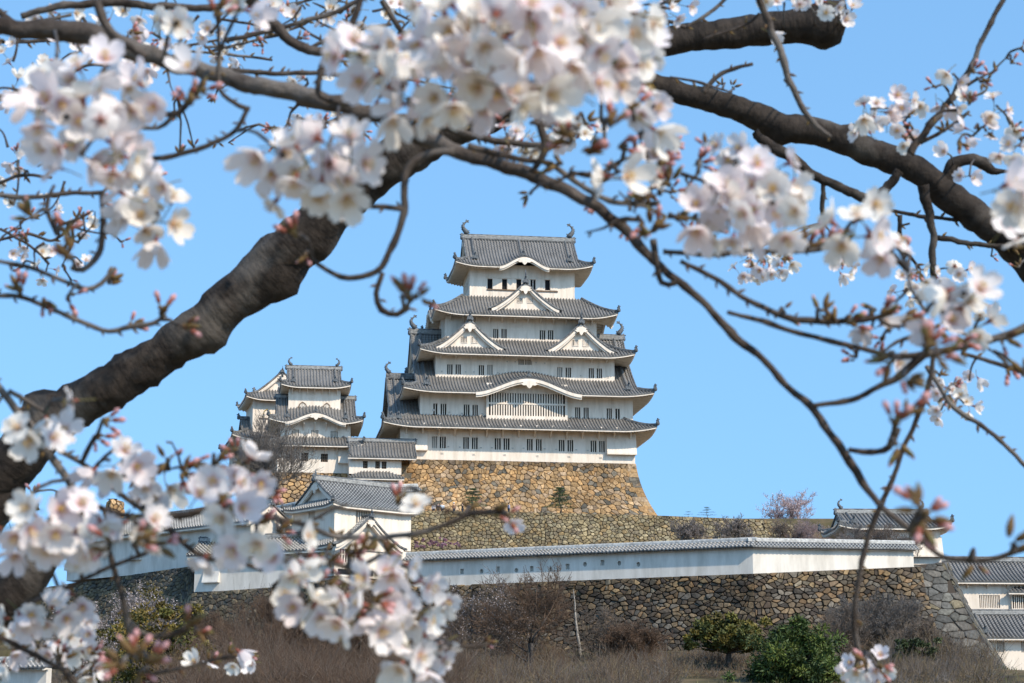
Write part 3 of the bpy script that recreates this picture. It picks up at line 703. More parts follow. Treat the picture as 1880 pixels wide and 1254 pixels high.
ret_wall('shaded_stone_wall','brown stone wall in shade under the white wall left of the lower turret',
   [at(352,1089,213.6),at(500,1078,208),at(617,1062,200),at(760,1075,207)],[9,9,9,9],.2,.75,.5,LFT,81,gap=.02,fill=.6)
# distant little block of masonry on the skyline at the left
ret_wall('stone_gate_abutment','small ochre stone block showing above the roofs at far left',[at(196,922,262),at(204,915,260),at(228,921,262)],[5,5,5],.05,.9,.7,OCH,95)
# ================================================================== TERRAIN
def smooth(t): t=max(0,min(1,t)); return t*t*(3-2*t)
KEYS=[(-80,-1.6),(85,-1.6),(112,1.0),(140,4.6),(165,7.6),(186,10.0),(193.8,10.4),(198.5,15.8),(240,22),(249,23),(253.5,30.4),(262,30.9),(300,31),(360,20),(460,-1.6),(520,-1.6)]
def ground_z(x,y):
    z=KEYS[-1][1]; y0_=y
    WL=[(-200,232),(-60,232),(-34,213.5),(-18,202),(-11,208),(23.5,190),(41,197),(60,200),(300,200)]
    for (a,ya),(b,yb) in zip(WL,WL[1:]):
        if a<=x<b: wy=ya+(yb-ya)*(x-a)/(b-a)
    if x<-200 or x>=300: wy=200
    y=y-(wy-192.5)*smooth((y-145)/30)*(1-smooth((y-218)/22))
    for (a,za),(b,zb) in zip(KEYS,KEYS[1:]):
        if a<=y<b: z=za+(zb-za)*(y-a)/(b-a); break
        if y<a: z=za; break
    y=y0_
    # right-hand drop behind the wall corner, lower left shoulder
    k=smooth((x-(40+ (y-197)*.12))/5) if y>192 else smooth((x-38)/10)
    z=z*(1-k)+min(z,6.6)*k
    if y>185 and x<-14:
        k=smooth((-14-x)/10); z=z*(1-k)+min(z,12+max(0,min(8,(y-225)*.3)))*k
    edge=smooth((abs(x)-90)/80); z=z*(1-edge)+(-1.6)*edge
    if y>60 and y<190: z+=.7*noise.noise(Vector((x*.07,y*.07,0)))*smooth((y-60)/40)
    return z
mb=MB(); ys=[-80,0,40,70,85]+[85+2.0*i for i in range(1,115)]+[330,350,380,420,460,520]
xs=[-170+4*i for i in range(86)]
vs=[(x,y,ground_z(x,y)) for y in ys for x in xs]; n=len(xs)
mb.add(vs,[(j*n+i,j*n+i+1,(j+1)*n+i+1,(j+1)*n+i) for j in range(4,len(ys)-1) for i in range(n-1)],0,smooth=True)
mb.add(vs[:5*n],[(j*n+i,j*n+i+1,(j+1)*n+i+1,(j+1)*n+i) for j in range(4) for i in range(n-1)],1,smooth=True)
# same sheet continued to the horizon
Z=-1.6
for (a,b,c,d) in ((-6000,6000,-3000,-80),(-6000,6000,520,8000),(-6000,-170,-80,520),(170,6000,-80,520)):
    mb.add([(a,c,Z),(b,c,Z),(b,d,Z),(a,d,Z)],[(0,1,2,3)],1)
g_=noisy(mat('dry_grass_earth',(.1,.08,.05),.95,.1),(.055,.042,.028),(.15,.105,.06),.35,9,bump=.6,bscale=1.5)[0]
rr=g_.node_tree.nodes['Color Ramp'].color_ramp; el=rr.elements.new(.5); el.color=(.085,.07,.035,1)
lawn=noisy(mat('dry_lawn',(.22,.18,.11),.95,.1),(.17,.14,.085),(.27,.22,.13),.05,9)[0]
structure(mb.build('ground',[g_,lawn]))
# ================================================================== LONG WHITE WALL (two runs)
def dobei(name,label,a,b,h,over=.62,seed=0,holes=(),th=.6,group=None,tile='tile_light',rise=.62):
    a=Vector(a);b=Vector(b);d=b-a;U=math.hypot(d.x,d.y);psi=math.atan2(d.y,d.x); sl=d.z/U
    root=empty(name,a,psi); tag(root,label,'plaster wall',group)
    mb=MB(); vs=[]
    T=h
    def S(x,z): return z+sl*x
    # body with loopholes: panel in sheared local coordinates
    tmp=MB(); wallface(tmp,(0,0,-.3),(1,0,0),U,T+.3,[(x-w/2,x+w/2,z-hh/2+.3,z+hh/2+.3) for x,z,w,hh,k in holes],depth=.3)
    tmp.v=[(x,y,S(x,z)) for x,y,z in tmp.v]
    mb.v,mb.f,mb.m,mb.uv,mb.c,mb.s=tmp.v,tmp.f,tmp.m,tmp.uv,tmp.c,tmp.s
    mb.add([(0,0,S(0,-.3)),(0,th,S(0,-.3)),(0,th,S(0,T)),(0,0,S(0,T)),(U,0,S(U,-.3)),(U,th,S(U,-.3)),(U,th,S(U,T)),(U,0,S(U,T))],[(0,3,2,1),(4,5,6,7),(1,2,6,5),(3,7,6,2)],0)
    mb.build('wall',['plaster_old'],root)
    for x,z,w,hh,k in holes:
        pb=MB(); pb.box(-w/2,w/2,.26,.29,-hh/2,hh/2,0)
        lo=pb.build('loophole',['shutter'],root,(x,0,S(x,z)))
        cb=MB()    # plaster filling that turns the square opening into a triangle or a disc
        if k=='t': 
            for sg in (-1,1): extrude_shape(cb,(0,.05,0),(1,0,0),(0,0,1),[(sg*w/2,-hh/2),(sg*w/2,hh/2),(0,hh/2)],.1)
        if k=='c':
            m_=10
            for q in range(4):
                cx,cz=((1,1),(-1,1),(-1,-1),(1,-1))[q]; pl=[(cx*w/2,cz*hh/2)]
                for j in range(5): an=math.pi/2*j/4; pl.append((cx*w/2*math.cos(an),cz*hh/2*math.sin(an)))
                extrude_shape(cb,(0,.05,0),(1,0,0),(0,0,1),pl,.1)
        if cb.v: cb.build('loophole_rim',['plaster_old'],lo)
    rb=MB(); yc=th/2
    for sg in (-1,1):
        f=lambda p,q,sg=sg:(p,yc+sg*(over+th/2)-sg*q,S(p,T+.08)+q*rise)
        strips(rb,f,-.3,U+.3,lambda q:0,lambda q:over+th/2,.40,ROLL,.11,3,0,edge=.12)
    ro=rb.build('coping_roof',[tile],root)
    eb=MB(); strips(eb,lambda p,q:(p,yc-(over+th/2)+.1+q,S(p,T)-.10+q*.2),-.2,U+.2,lambda q:0,lambda q:over,.45,RAFT,.09,1,0,dn=True)
    eb.build('eaves',['plaster_old'],ro)
    zt=T+.08+(over+th/2)*rise
    Sep('ridge',['ridge_line'],ro).sweep([(-.35,yc,S(-.35,zt-.05)),(U+.35,yc,S(U+.35,zt-.05))],rp(.34,.36))
    return root
hl=[]
A0,A1=DOB[0],DOB[1]; dd=A1-A0; UU=math.hypot(dd.x,dd.y)
for i,(px,py,k) in enumerate(((848,1049,'s'),(884,1049,'c'),(914,1045,'s'),(948,1047,'c'),(976,1044,'s'),(1011,1043,'t'),(1042,1040,'s'),(1074,1036,'c'),(1106,1033,'s'),(1137,1034,'c'),(1172,1036,'c'))):
    r=ray(px,py); n2=Vector((-dd.y,dd.x,0)); t=(A0.dot(n2))/(r.dot(n2)); p=r*t
    x=math.hypot(p.x-A0.x,p.y-A0.y); z=p.z-A0.z-dd.z*x/UU; hl.append((x,z,.42,.55 if k!='c' else .46,k))
dobei('plaster_wall','long white parapet wall with a row of small loopholes and grey tiled coping',DOB[0]+Vector((0,.1,0)),DOB[1]+Vector((0,.1,0)),2.55,holes=hl)
dobei('plaster_wall','shorter white parapet wall right of the bend with a shadow line along it',DOB[1]+Vector((0,.1,0)),DOB[2]+Vector((0,.1,0)),2.5)
# ================================================================== WEST SMALL KEEP
S=Frame('small_keep',578,868,268,8); SB=S.e
tag(SB,'small white three storey keep with two bell shaped windows and a curved gable','small keep')
X=lambda px,py,d=0: S.un(px,py,d)[0]; Zs=lambda px,py,d=0: S.un(px,py,d)[1]
sx0,sx1=X(509,850),X(645,850)
zE1=Zs(578,815,-1.5); zE2=Zs(578,773,-.6); zE3=Zs(578,708,1.5)
f1=[S.win(553,566,839,1.15,0,4,'dark',2,'wood'),S.win(589,602,840.5,1.15,0,4,'dark',2,'wood')]
storey(SB,sx0,sx1,0,11,0,zE1+.6,front=f1)
mb=MB(); a,b=X(621,840),X(643,840); vs=[]
for x in (a,b): vs+=[(x,-.02,zE1-.2),(x,-.6,1.5),(x,-.6,1.3),(x,-.02,1.3)]
mb.add(vs,[(0,1,5,4),(1,2,6,5),(2,3,7,6),(0,3,2,1),(4,5,6,7)]); mb.build('stone_drop_bay',['plaster'],SB)
ga=RoofGeo(sx0-1.5,sx1+1.5,-1.5,12.5,zE1,2.7,.42,.03,lift=.35,cl=3); make_roof(SB,ga,(sx0,sx1,0,11),ridge=.34,hiporn=.5)
f2=[S.win(536,549,795,.98,1.1,5,'shutter'),S.win(571.5,584.5,796,.98,1.1,5,'shutter'),S.win(607,620,797.5,.98,1.1,5,'shutter')]
storey(SB,sx0+.3,sx1-.1,1.1,9.9,zE1+.6,zE2+.7,front=f2)
for px in (577.5,596): x,z=S.un(px,776,1.1); window(SB,(x,1.09,z),.85,.34,1,hole=False,back='wood')
xk=X(580,765,-.6)
gb_=RoofGeo(X(493,768,-.6),X(668,770,-.6),-.6,11.6,zE2,3.2,.5,.03,lift=.55,cl=3.2,kara=(('F',xk,4.1,1.25,6.5),))
make_roof(SB,gb_,(sx0+.3,sx1-.1,1.1,9.9),gab=(X(508,740,5),X(650,740,5),5.5),ridge=.36,desc=(1.4,),kpend=.75,hiporn=.5)
tx0,tx1=X(529.5,740,3),X(625,740,3)
storey(SB,tx0,tx1,3.0,8.2,zE2+.8,zE3+.5)
for (pa,pb,pt,pb2) in ((547,564,738,756),(592,607.5,740,757.5)):       # bell-shaped windows
    xc,zc=S.un((pa+pb)/2,(pt+pb2)/2,3); ww=X(pb,750,3)-X(pa,750,3); hh=1.4
    ARCH=[(-.5,-.5),(-.47,0),(-.36,.28),(-.17,.42),(0,.52),(.17,.42),(.36,.28),(.47,0),(.5,-.5)]
    mb=MB(); n=len(ARCH)
    o_=[Vector((x*ww,-.10,z*hh)) for x,z in ARCH]; i_=[Vector((x*ww*.76,-.10,z*hh*.8-.02)) for x,z in ARCH]
    mb.add(o_+i_,[(i,i+1,n+i+1,n+i) for i in range(n-1)]); mb.add(o_+[p+Vector((0,.1,0)) for p in o_],[(i,n+i,n+i+1,i+1) for i in range(n-1)])
    mb.box(-ww*.62,ww*.62,-.14,0,-hh*.56,-hh*.48,0)
    extrude_shape(mb,(0,-.03,0),(1,0,0),(0,0,1),[(x*ww*.78,z*hh*.82) for x,z in ARCH],.04,1)
    for q in (-.25,-.08,.09,.26): mb.box(q*ww-.05,q*ww+.05,-.09,-.05,-hh*.42,hh*.30,2)
    mb.build('bell_window',[M['wood'],'shutter','plaster'],SB,(xc,3.0,zc))
x,z=S.un(572,728,3); window(SB,(x,2.99,z),.8,.5,1,hole=False,back='shutter',hbar=1)
gc=RoofGeo(X(515,706,1.5),X(645,710,1.5),1.5,9.7,zE3,2.0,.55,.05,lift=.45,cl=2.8)
make_roof(SB,gc,(tx0,tx1,3,8.2),gab=(X(528,690,5.6),X(624,690,5.6),5.6),ridge=.34,fish=1.1,desc=(.75,),hiporn=.45)
for k in range(7):
    for (zz,y,xa,xb) in ((zE1-.45,-.02,sx0,sx1),(zE2-.4,1.08,sx0,sx1),(zE3-.35,2.98,tx0,tx1)):
        mb=MB(); extrude_shape(mb,(xa+.5+(xb-xa-1)*k/6,y,zz),(0,-1,0),(0,0,1),[(0,-.7),(0,.4),(1.0,.4),(1.0,.15),(.4,-.2)],.13); mb.build('eave_bracket',['plaster'],SB)
ret_wall('ochre_wall','ochre stone base under the small keep with bell windows, behind the bare tree',
  [tuple(Vector(S.o)+Vector((S.c*(sx0-3),S.s*(sx0-3),0))+Vector((0,0,-.02))),tuple(Vector(S.o)+Vector((S.c*sx1,S.s*sx1,-.02)))],[9,9],.2,.8,.62,OCH,120,top=0)
# ================================================================== NORTH-WEST SMALL KEEP (ridge towards the viewer)
Q=Frame('small_keep',515,868,283,-76); QB=Q.e
tag(QB,'rear small keep at far left whose triangular gable and black rimmed window face forward','small keep')
Y_=lambda px,py: Q.unx(px,py,0)[0]; Zq=lambda px,py: Q.unx(px,py,0)[1]
hw=-Y_(464,760); zt3=Zq(480,733); zt2=Zq(470,806)
storey(QB,-8.5,0,-hw,hw,zt2+1.0,zt3+.6)
gq=RoofGeo(-9.7,1.2,-hw-1.2,hw+1.2,zt3,2.0,.55,.045,lift=.5,cl=2.8)
make_roof(QB,gq,(-8.5,0,-hw,hw),gab=(-8.0,-.6,0),ridge=.34,fish=0,desc=(.8,),hiporn=.45)
mb=MB(); tube(mb,[(0,0,0),(0,0,.6),(0,0,1.6)],[.18,.12,.02],6); mb.build('ridge_finial',['bronze'],QB,(-.5,0,Zq(515,690)))
yc,zc=Q.unx(490,759,.02); mb=MB(); ww,hh=1.15,1.3
o_=[Vector((.06,x*ww,z*hh)) for x,z in ARCH]; i_=[Vector((.06,x*ww*.72,z*hh*.74)) for x,z in ARCH]; n=len(ARCH)
mb.add(o_+i_,[(i,i+1,n+i+1,n+i) for i in range(n-1)])
for i in range(n-1): p=(o_[i]+i_[i])/2; mb.box(.06,.10,p.y-.07,p.y+.07,p.z-.07,p.z+.07,2)
mb.box(0,.14,-ww*.95,ww*.95,-hh*.62,-hh*.52,3); mb.box(.01,.03,-ww*.38,ww*.38,-hh*.5,hh*.3,1)
mb.build('bell_window',['bronze','plaster','gold','wood'],QB,(0,yc,zc))
hw2=-Y_(424,797)-1.3
g_b=RoofGeo(-15.2,1.6,-hw2-1.3,hw2+1.3,zt2,2.6,.5,.035,lift=.6,cl=3.2); 
make_roof(QB,g_b,(-13.9,.3,-hw2,hw2),ridge=.36,hiporn=.5)
storey(QB,-13.9,.3,-hw2,hw2,0,zt2+.4,front=[(-4,3,.9,1.1,4),(-9,3,.9,1.1,4)])
# upper slope of that roof: cross gable running left, its ridge parallel to the facade
mb=MB(); zr2=Zq(436,762)
for sg in (1,-1): strips(mb,lambda a,b,sg=sg:(-3.6+sg*b,a,zr2-.95*b+.06*b*b),-hw2+.3,-hw+.1,lambda a:0,lambda a:4.6,.43,ROLL,.12,6,0)
rr_=mb.build('side_gable_roof',['tile'],QB)
Sep('ridge',['ridge'],rr_).sweep([(-3.6,-hw2+.2,zr2),(-3.6,-hw,zr2)],rp(.4,.5))
for xx in (-3.6,): oni(rr_,(xx,-hw2+.1,zr2),(0,-1),.6)
mb=MB(); mb.add([(-3.6,-hw2+.7,zr2-.15),(.3,-hw2+.7,zt2+.6),(-7.6,-hw2+.7,zt2+.6)],[(0,1,2)]); mb.build('gable_wall',['plaster'],rr_)
# ================================================================== CONNECTING GALLERY
C_=Frame('connecting_gallery',690,880,266,8); CB=C_.e
tag(CB,'low white gallery with dark tiled roof linking the small keep and main keep','gallery')
cx0,cx1=C_.un(641,850)[0],C_.un(737,850)[0]; cz=lambda py,d=0:C_.un(690,py,d)[1]
storey(CB,cx0,cx1,0,5,cz(868)-.2,cz(836),front=[C_.win(666.5,675,853,1.0,0,3,'dark',2,'wood'),C_.win(689,697.5,853.5,1.0,0,3,'dark',2,'wood'),C_.win(701,709.5,854,1.0,0,3,'dark',2,'wood')])
gg=RoofGeo(cx0-.3,cx1+2,-1.0,6,cz(838,-1),3.5,.55,.05,lift=0,cl=3); make_roof(CB,gg,(cx0,cx1,0,5),sides='FB',gab=(cx0+.1,cx1+1.9,2.5),ridge=.34,hips=None,hiporn=.4)
storey(CB,cx0,cx1,-1.2,5,cz(915,-1.2),cz(877,-1.2),front=[C_.win(665,674,885.5,.8,-1.2,3,'dark',1,'wood'),C_.win(688,697,886,.8,-1.2,3,'dark',1,'wood')])
gh=RoofGeo(cx0-.3,cx1+.3,-2.0,1.5,cz(876,-2),2.1,.50,0,lift=0,cl=3); make_roof(CB,gh,(cx0,cx1,-1.2,5),sides='F',hips=None)
# ================================================================== LOWER TURRET (corner towards the viewer)
T=Frame('corner_turret',612,1058,206,41); TB=T.e
tag(TB,'white corner turret with pale limed hip roof in front of the ochre base','turret')
tz=lambda py:(T.un(611,py,0)[1])
UX=T.un(755,940,0)[0]; UY=T.unx(537,940,0)[0]; zt_=tz(926)
ux0=-.0
storey(TB,0,UX,0,UY,tz(1000),zt_+.3,front=[T.win(654,685,948,1.7,0,7,'shutter')],left=[(T.unx(572,949,0)[0],T.unx(572,949,0)[1],1.1,1.5,5,'shutter')])
gt=RoofGeo(-.75,UX+.75,-.75,UY+.75,zt_,1.1,.50,.035,lift=.28,cl=2.2)
make_roof(TB,gt,(0,UX,0,UY),gab=(.15,UX-.2,UY/2),ridge=.36,tile='tile_light',hiporn=.42,ridgeline=True)
mb=MB(); tube(mb,[(0,0,0),(0,0,.5),(0,0,.9)],[.2,.12,.03],6); mb.build('ridge_finial',['bronze'],TB,(.2,UY/2,T.unx(574,878,.2)[1]))
# lower storey under it, with a broad gable over the front
LX=T.un(755,1040,-.6)[0]
storey(TB,-.35,LX,-.6,UY+1,0,tz(1003),front=[T.win(624,652,1018,1.6,-.6,6,'dark',1)],m='plaster')
gx_=T.un(681,960,-1.5)[0]
gable(TB,gx_,-1.5,tz(955)+.5,gx_+1.0,3.3,.4,board=.3,size=.6,tile='tile_light')
mb=MB(); mb.box(.1,4.6,-.72,-.62,.25,.75,0); mb.build('stone_drop_slot',['dark'],TB)
gl=RoofGeo(-1.15,LX+.4,-1.2,UY+1,tz(1001),1.6,.55,0,lift=.2,cl=2); make_roof(TB,gl,(-.35,LX,-.6,UY+1),sides='L',hips=None,tile='tile_light')
ret_wall('ochre_wall','ochre stone footing under the front face of the corner turret',[at(617,1059,205.2),at(700,1066,207),at(757,1072,209)],[7,7,7],.18,.85,.68,OCH,133)
# long white gallery running left from the turret
def gallery(name,label,a,b,h,depth,seed=0,tile='tile_light',slope=.55,over=.8,drops=(),front=(),cat='gallery',m='plaster_old'):
    a=Vector(a);b=Vector(b);d=b-a;U=math.hypot(d.x,d.y); r=empty(name,a,math.atan2(d.y,d.x)); tag(r,label,cat)
    z0=0;sl=d.z
    w_=storey(r,0,U,0,depth,min(0,sl)-.0,max(0,sl)+h,front=front,m=m)
    zc_=max(0,sl)+h
    g=RoofGeo(-.6,U+.6,-over,depth+over,zc_-.1,(depth/2+over),slope,.02,lift=0,cl=3)
    make_roof(r,g,(0,U,0,depth),sides='FB',gab=(-.5,U+.5,depth/2),ridge=.34,hips=None,tile=tile,hiporn=.4)
    for (x,z) in drops:
        mb=MB(); vs=[]
        for xx in (x-1.0,x+1.0): vs+=[(xx,-.01,z+1.6),(xx,-.45,z+.1),(xx,-.45,z),(xx,-.01,z)]
        mb.add(vs,[(0,1,5,4),(1,2,6,5),(2,3,7,6),(0,3,2,1),(4,5,6,7)]); mb.build('stone_drop_bay',[m],r)
    return r
gallery('wall_gallery','long shaded white gallery stepping left from the corner turret above brown stones',at(356,1087,213.4),at(612,1061,206.5),3.1,4.0,drops=((2.2,.9),))
gallery('wall_gallery','far left white gallery with flared foot and dark roof on the skyline',at(122,1067,231),at(122,1067,231)+(at(356,1040,216.4)-at(122,1067,231))*1.4,4.2,5.0,drops=((1.0,1.2),(12.5,1.6)))
# small copings beside the turret
dobei('plaster_wall','short white wall with grey coping stepping out right of the turret roof',at(720,935,232),at(766,933,236),2.0,tile='tile_light')
dobei('plaster_wall','short white wall with tiled coping left of the turret gable',at(470,975,222),at(536,962,217),1.5,tile='tile_light')
# ================================================================== RIGHT-HAND BUILDINGS
Rr=Frame('corner_turret',1640,1031,206,3); RB_=Rr.e
tag(RB_,'white turret with grey hip roof and roof fish above the corner stones at right','turret')
rx0,rx1=Rr.un(1556,1000)[0],Rr.un(1727,1000)[0]; rz=Rr.un(1640,966,-1.0)[1]
storey(RB_,rx0,rx1,0,8,-.3,rz+.4)
mb=MB(); vs=[]
for x in (rx1-3.4,rx1+.12): vs+=[(x,-.02,2.6),(x,-.6,.6),(x,-.6,.45),(x,-.02,.45)]
mb.add(vs,[(0,1,5,4),(1,2,6,5),(2,3,7,6),(0,3,2,1),(4,5,6,7)]); mb.build('stone_drop_bay',['plaster'],RB_)
gr=RoofGeo(rx0-1.1,rx1+1.0,-1.0,8.0,rz,1.6,.36,.01,lift=.4,cl=2.5)
make_roof(RB_,gr,(rx0,rx1,0,8),gab=(rx0-.2,rx1-.6,3.5),ridge=.34,fish=1.0,desc=(.9,),hiporn=.5)
R1=Frame('long_gallery',1800,1136,226,4); B1=R1.e
tag(B1,'white two storey gallery at right edge with blue grey roof and barred windows','gallery')
ax0,ax1=R1.un(1716,1100)[0],R1.un(1960,1100)[0]; ez=R1.un(1800,1066,-1.0)[1]
storey(B1,ax0,ax1,0,7,-1,ez+.4,front=[R1.win(1736,1759.5,1103,1.45,0,7,'shutter'),R1.win(1798,1836,1104.5,1.45,0,12,'shutter'),R1.win(1900,1930,1105,1.45,0,10,'shutter')])
gRR=RoofGeo(ax0-1,ax1+1,-1.0,8,ez,4.5,.42,.035,lift=0,cl=3); make_roof(B1,gRR,(ax0,ax1,0,7),sides='FB',gab=(ax0-.9,ax1+.9,3.5),ridge=.36,hips=None)
for k in range(7): mb=MB(); extrude_shape(mb,(ax0+1.5+k*2.3,-.01,ez-.35),(0,-1,0),(0,0,1),[(0,-.5),(0,.4),(.9,.4),(.9,.15),(.4,-.15)],.2); mb.build('eave_bracket',['plaster'],B1)
x,z=R1.un(1874,1105,-.35); mb=MB(); wallface(mb,(x-1.05,-.35,z-.95),(1,0,0),2.1,1.9,[(.12,1.98,.2,1.75)],depth=.2); mb.box(x-1.05,x-1.0,-.349,0,z-.95,z+.95); mb.box(x+1.0,x+1.05,-.349,0,z-.95,z+.95); mb.box(x-1.1,x+1.1,-.42,0,z-1.08,z-.951); mb.build('bay_window',['plaster'],B1)
window(B1,(x,-.35,z),1.86,1.55,8,depth=.2)
gw=RoofGeo(x-1.6,x+1.6,-1.1,.6,z+1.15,1.1,.45,0,lift=0,cl=1); make_roof(B1,gw,(x-1.1,x+1.1,-.35,.5),sides='F',hips=None)
R2=Frame('gate_house',1840,1232,212,3); B2=R2.e
tag(B2,'lower white building at bottom right corner with roof fish on its grey roof','gatehouse')
bx0_=R2.un(1790,1200)[0]; bx1_=R2.un(1980,1200)[0]; ez2=R2.un(1840,1169,-1.0)[1]
storey(B2,bx0_,bx1_,0,7,-2.5,ez2+.3,front=[R2.win(1831,1843.5,1187.5,1.15,0,5,'shutter'),R2.win(1875,1887,1188,1.15,0,5,'shutter')])
gr2=RoofGeo(bx0_-1.0,bx1_+1,-1.0,8,ez2,1.3,.45,.03,lift=.15,cl=2); make_roof(B2,gr2,(bx0_,bx1_,0,7),gab=(bx0_-.2,bx1_-.3,3.5),ridge=.36,fish=1.0,desc=(1.3,),hiporn=.45)
dobei('plaster_wall','white wall with limed coping in the bottom left corner',at(-60,1262,150),at(84,1262,147),1.4,rise=.5)
# ================================================================== TREES AND SHRUBS OF THE HILL
M['bark']=noisy(mat('grey_bark',(.13,.11,.09),.9),(.045,.037,.03),(.12,.10,.085),6)[0]
M['dark_bark']=noisy(mat('dark_bark',(.05,.04,.035),.9),(.03,.024,.02),(.08,.065,.055),6)[0]
M['twig']=mat('bare_twig',(.165,.125,.095),.9); M['twig_tan']=mat('straw_twig',(.22,.16,.09),.9); M['twig_pink']=mat('pinkish_twig',(.33,.235,.22),.9)
M['twig_brown']=mat('russet_twig',(.135,.085,.055),.9)
M['twig_grey']=mat('grey_twig',(.17,.145,.125),.9)
M['pale_wood']=noisy(mat('bleached_wood',(.4,.36,.3),.85),(.15,.125,.10),(.30,.26,.21),5)[0]
def leafmat(name,c):
    m=mat(name,c,.6,.3); p=m.node_tree.nodes['Principled BSDF']
    a=N(m,'ShaderNodeAttribute'); a.attribute_name='Col'
    L(m,a.outputs['Color'],p.inputs['Base Color'])
    return m
M['leaf']=leafmat('foliage',(.06,.09,.03)); M['petal_far']=leafmat('distant_blossom',(.7,.6,.6))
def rv(rn,s=1): return Vector((rn.gauss(0,s),rn.gauss(0,s),rn.gauss(0,s)))
def bare_tree(name,label,base,h,seed,spread=.5,levels=5,stems=1,bark='bark',twig='twig',group=None,bloom=0,bcol=(.62,.47,.48),twn=1.0,cat='tree',lean=(0,0),r0=None,kids=3,thin=.00009):
    rn=random.Random(seed); root=empty(name,base); tag(root,label,cat,group); base_y=base[1]
    tb=MB(); cb=MB(); bb=MB(); tips=[]
    def grow(p,d,l,r,lev):
        n=4; pts=[p]; rads=[r]
        for i in range(n):
            d=(d+rv(rn,.13)+Vector((0,0,.05 if lev>1 else .0))).normalized(); p=p+d*(l/n); pts.append(p); rads.append(max(r*(1-.38*(i+1)/n),base_y*thin))
        if lev<=1: tube(tb,pts,rads,7,0)
        else: tube(cb,pts,rads,3 if lev>2 else 4,0,cap=False)
        if lev>=levels: tips.append((pts,d)); return
        kk=kids+(1 if rn.random()<.5*twn else 0)
        for j in range(kk):
            t=rn.uniform(.45,1.0) if j else 1.0; q=pts[max(1,int(t*n))]; ax=rv(rn).normalized()
            nd=(d*(1.0 if j==0 else .75)+ax*spread*(.6 if j==0 else 1.1)); nd.z+=.12; nd.normalize()
            grow(q,nd,l*rn.uniform(.62,.82),rads[-1]*(.85 if j==0 else .62),lev+1)
    for s in range(stems):
        a=rn.uniform(0,6.28); d=Vector((math.cos(a)*.35*(stems>1)+lean[0],math.sin(a)*.35*(stems>1)+lean[1],1)).normalized()
        grow(Vector((math.cos(a)*.15*(stems-1),math.sin(a)*.15*(stems-1),-.5)),d,h*.36,r0 or h*.022,0)
    tb.build('trunk',[bark],root); cb.build('crown',[twig],root)
    if bloom:
        for pts,d in tips:
            for k in range(bloom):
                c=pts[rn.randrange(len(pts))]+rv(rn,h*.008); f=rn.uniform(.75,1.15); s=h*.0065*rn.uniform(.7,1.4)
                u=rv(rn).normalized()*s; v=rv(rn).normalized()*s
                bb.add([c-u,c-v,c+u,c+v],[(0,1,2,3)],col=tuple(q*f for q in bcol))
        bb.build('blossom',['petal_far'],root)
    return root
def leafy(name,label,base,rx,rz,seed,cols,leaf=.12,clumps=60,per=120,trunk=True,shape='round',group=None,cat='tree',twig='bark',ry=None,stretch=1.0,cz=None):
    rn=random.Random(seed); root=empty(name,base); tag(root,label,cat,group); ry=ry or rx; cz=cz or rz
    cb=MB(); tb=MB(); cen=[]
    for k in range(clumps):
        while True:
            u=Vector((rn.uniform(-1,1),rn.uniform(-1,1),rn.uniform(-1,1)))
            if .25<u.length<1: break
        if shape=='cone': w=(1-(u.z*.5+.5))**.5*1.0+.1; u=Vector((u.x*w,u.y*w,u.z))
        if shape=='dome': u.z=abs(u.z)*1.3-.3
        b=noise.noise(u*2.4+Vector((seed,0,0)))*.75+1
        cen.append(Vector((u.x*rx*b,u.y*ry*b,cz+u.z*rz*b)))
    for c in cen:
        f=rn.uniform(.6,1.35); col=rn.choice(cols); cr=rn.uniform(.12,.30)*min(rx,rz)
        for i in range(per):
            d=rv(rn); d.normalize(); p=c+Vector((d.x,d.y,d.z*.75))*cr*rn.uniform(.3,1.05)
            g=f*rn.uniform(.75,1.3); s=leaf*rn.uniform(.6,1.3)
            u=(d*stretch+rv(rn,.5)).normalized()*s; v=u.cross(rv(rn)).normalized()*s*.5/stretch
            cb.add([p-u,p+v,p+u,p-v],[(0,1,2,3)],col=tuple(q*g for q in col))
    cb.build('crown',['leaf'],root)
    if trunk:
        tube(tb,[(0,0,-.6),(.05*rx,0,cz*.4),(0,.04*rx,cz*1.0),(0,0,cz+rz*.5)],[rx*.07,rx*.055,rx*.04,rx*.015],8)
        for c in cen[::3]:
            q=Vector((0,0,max(.1,c.z*.6))); tube(tb,[q,(q+c)/2+rv(rn,.1),c],[rx*.025,rx*.016,rx*.006],4,cap=False)
        tb.build('trunk',[twig],root)
    return root
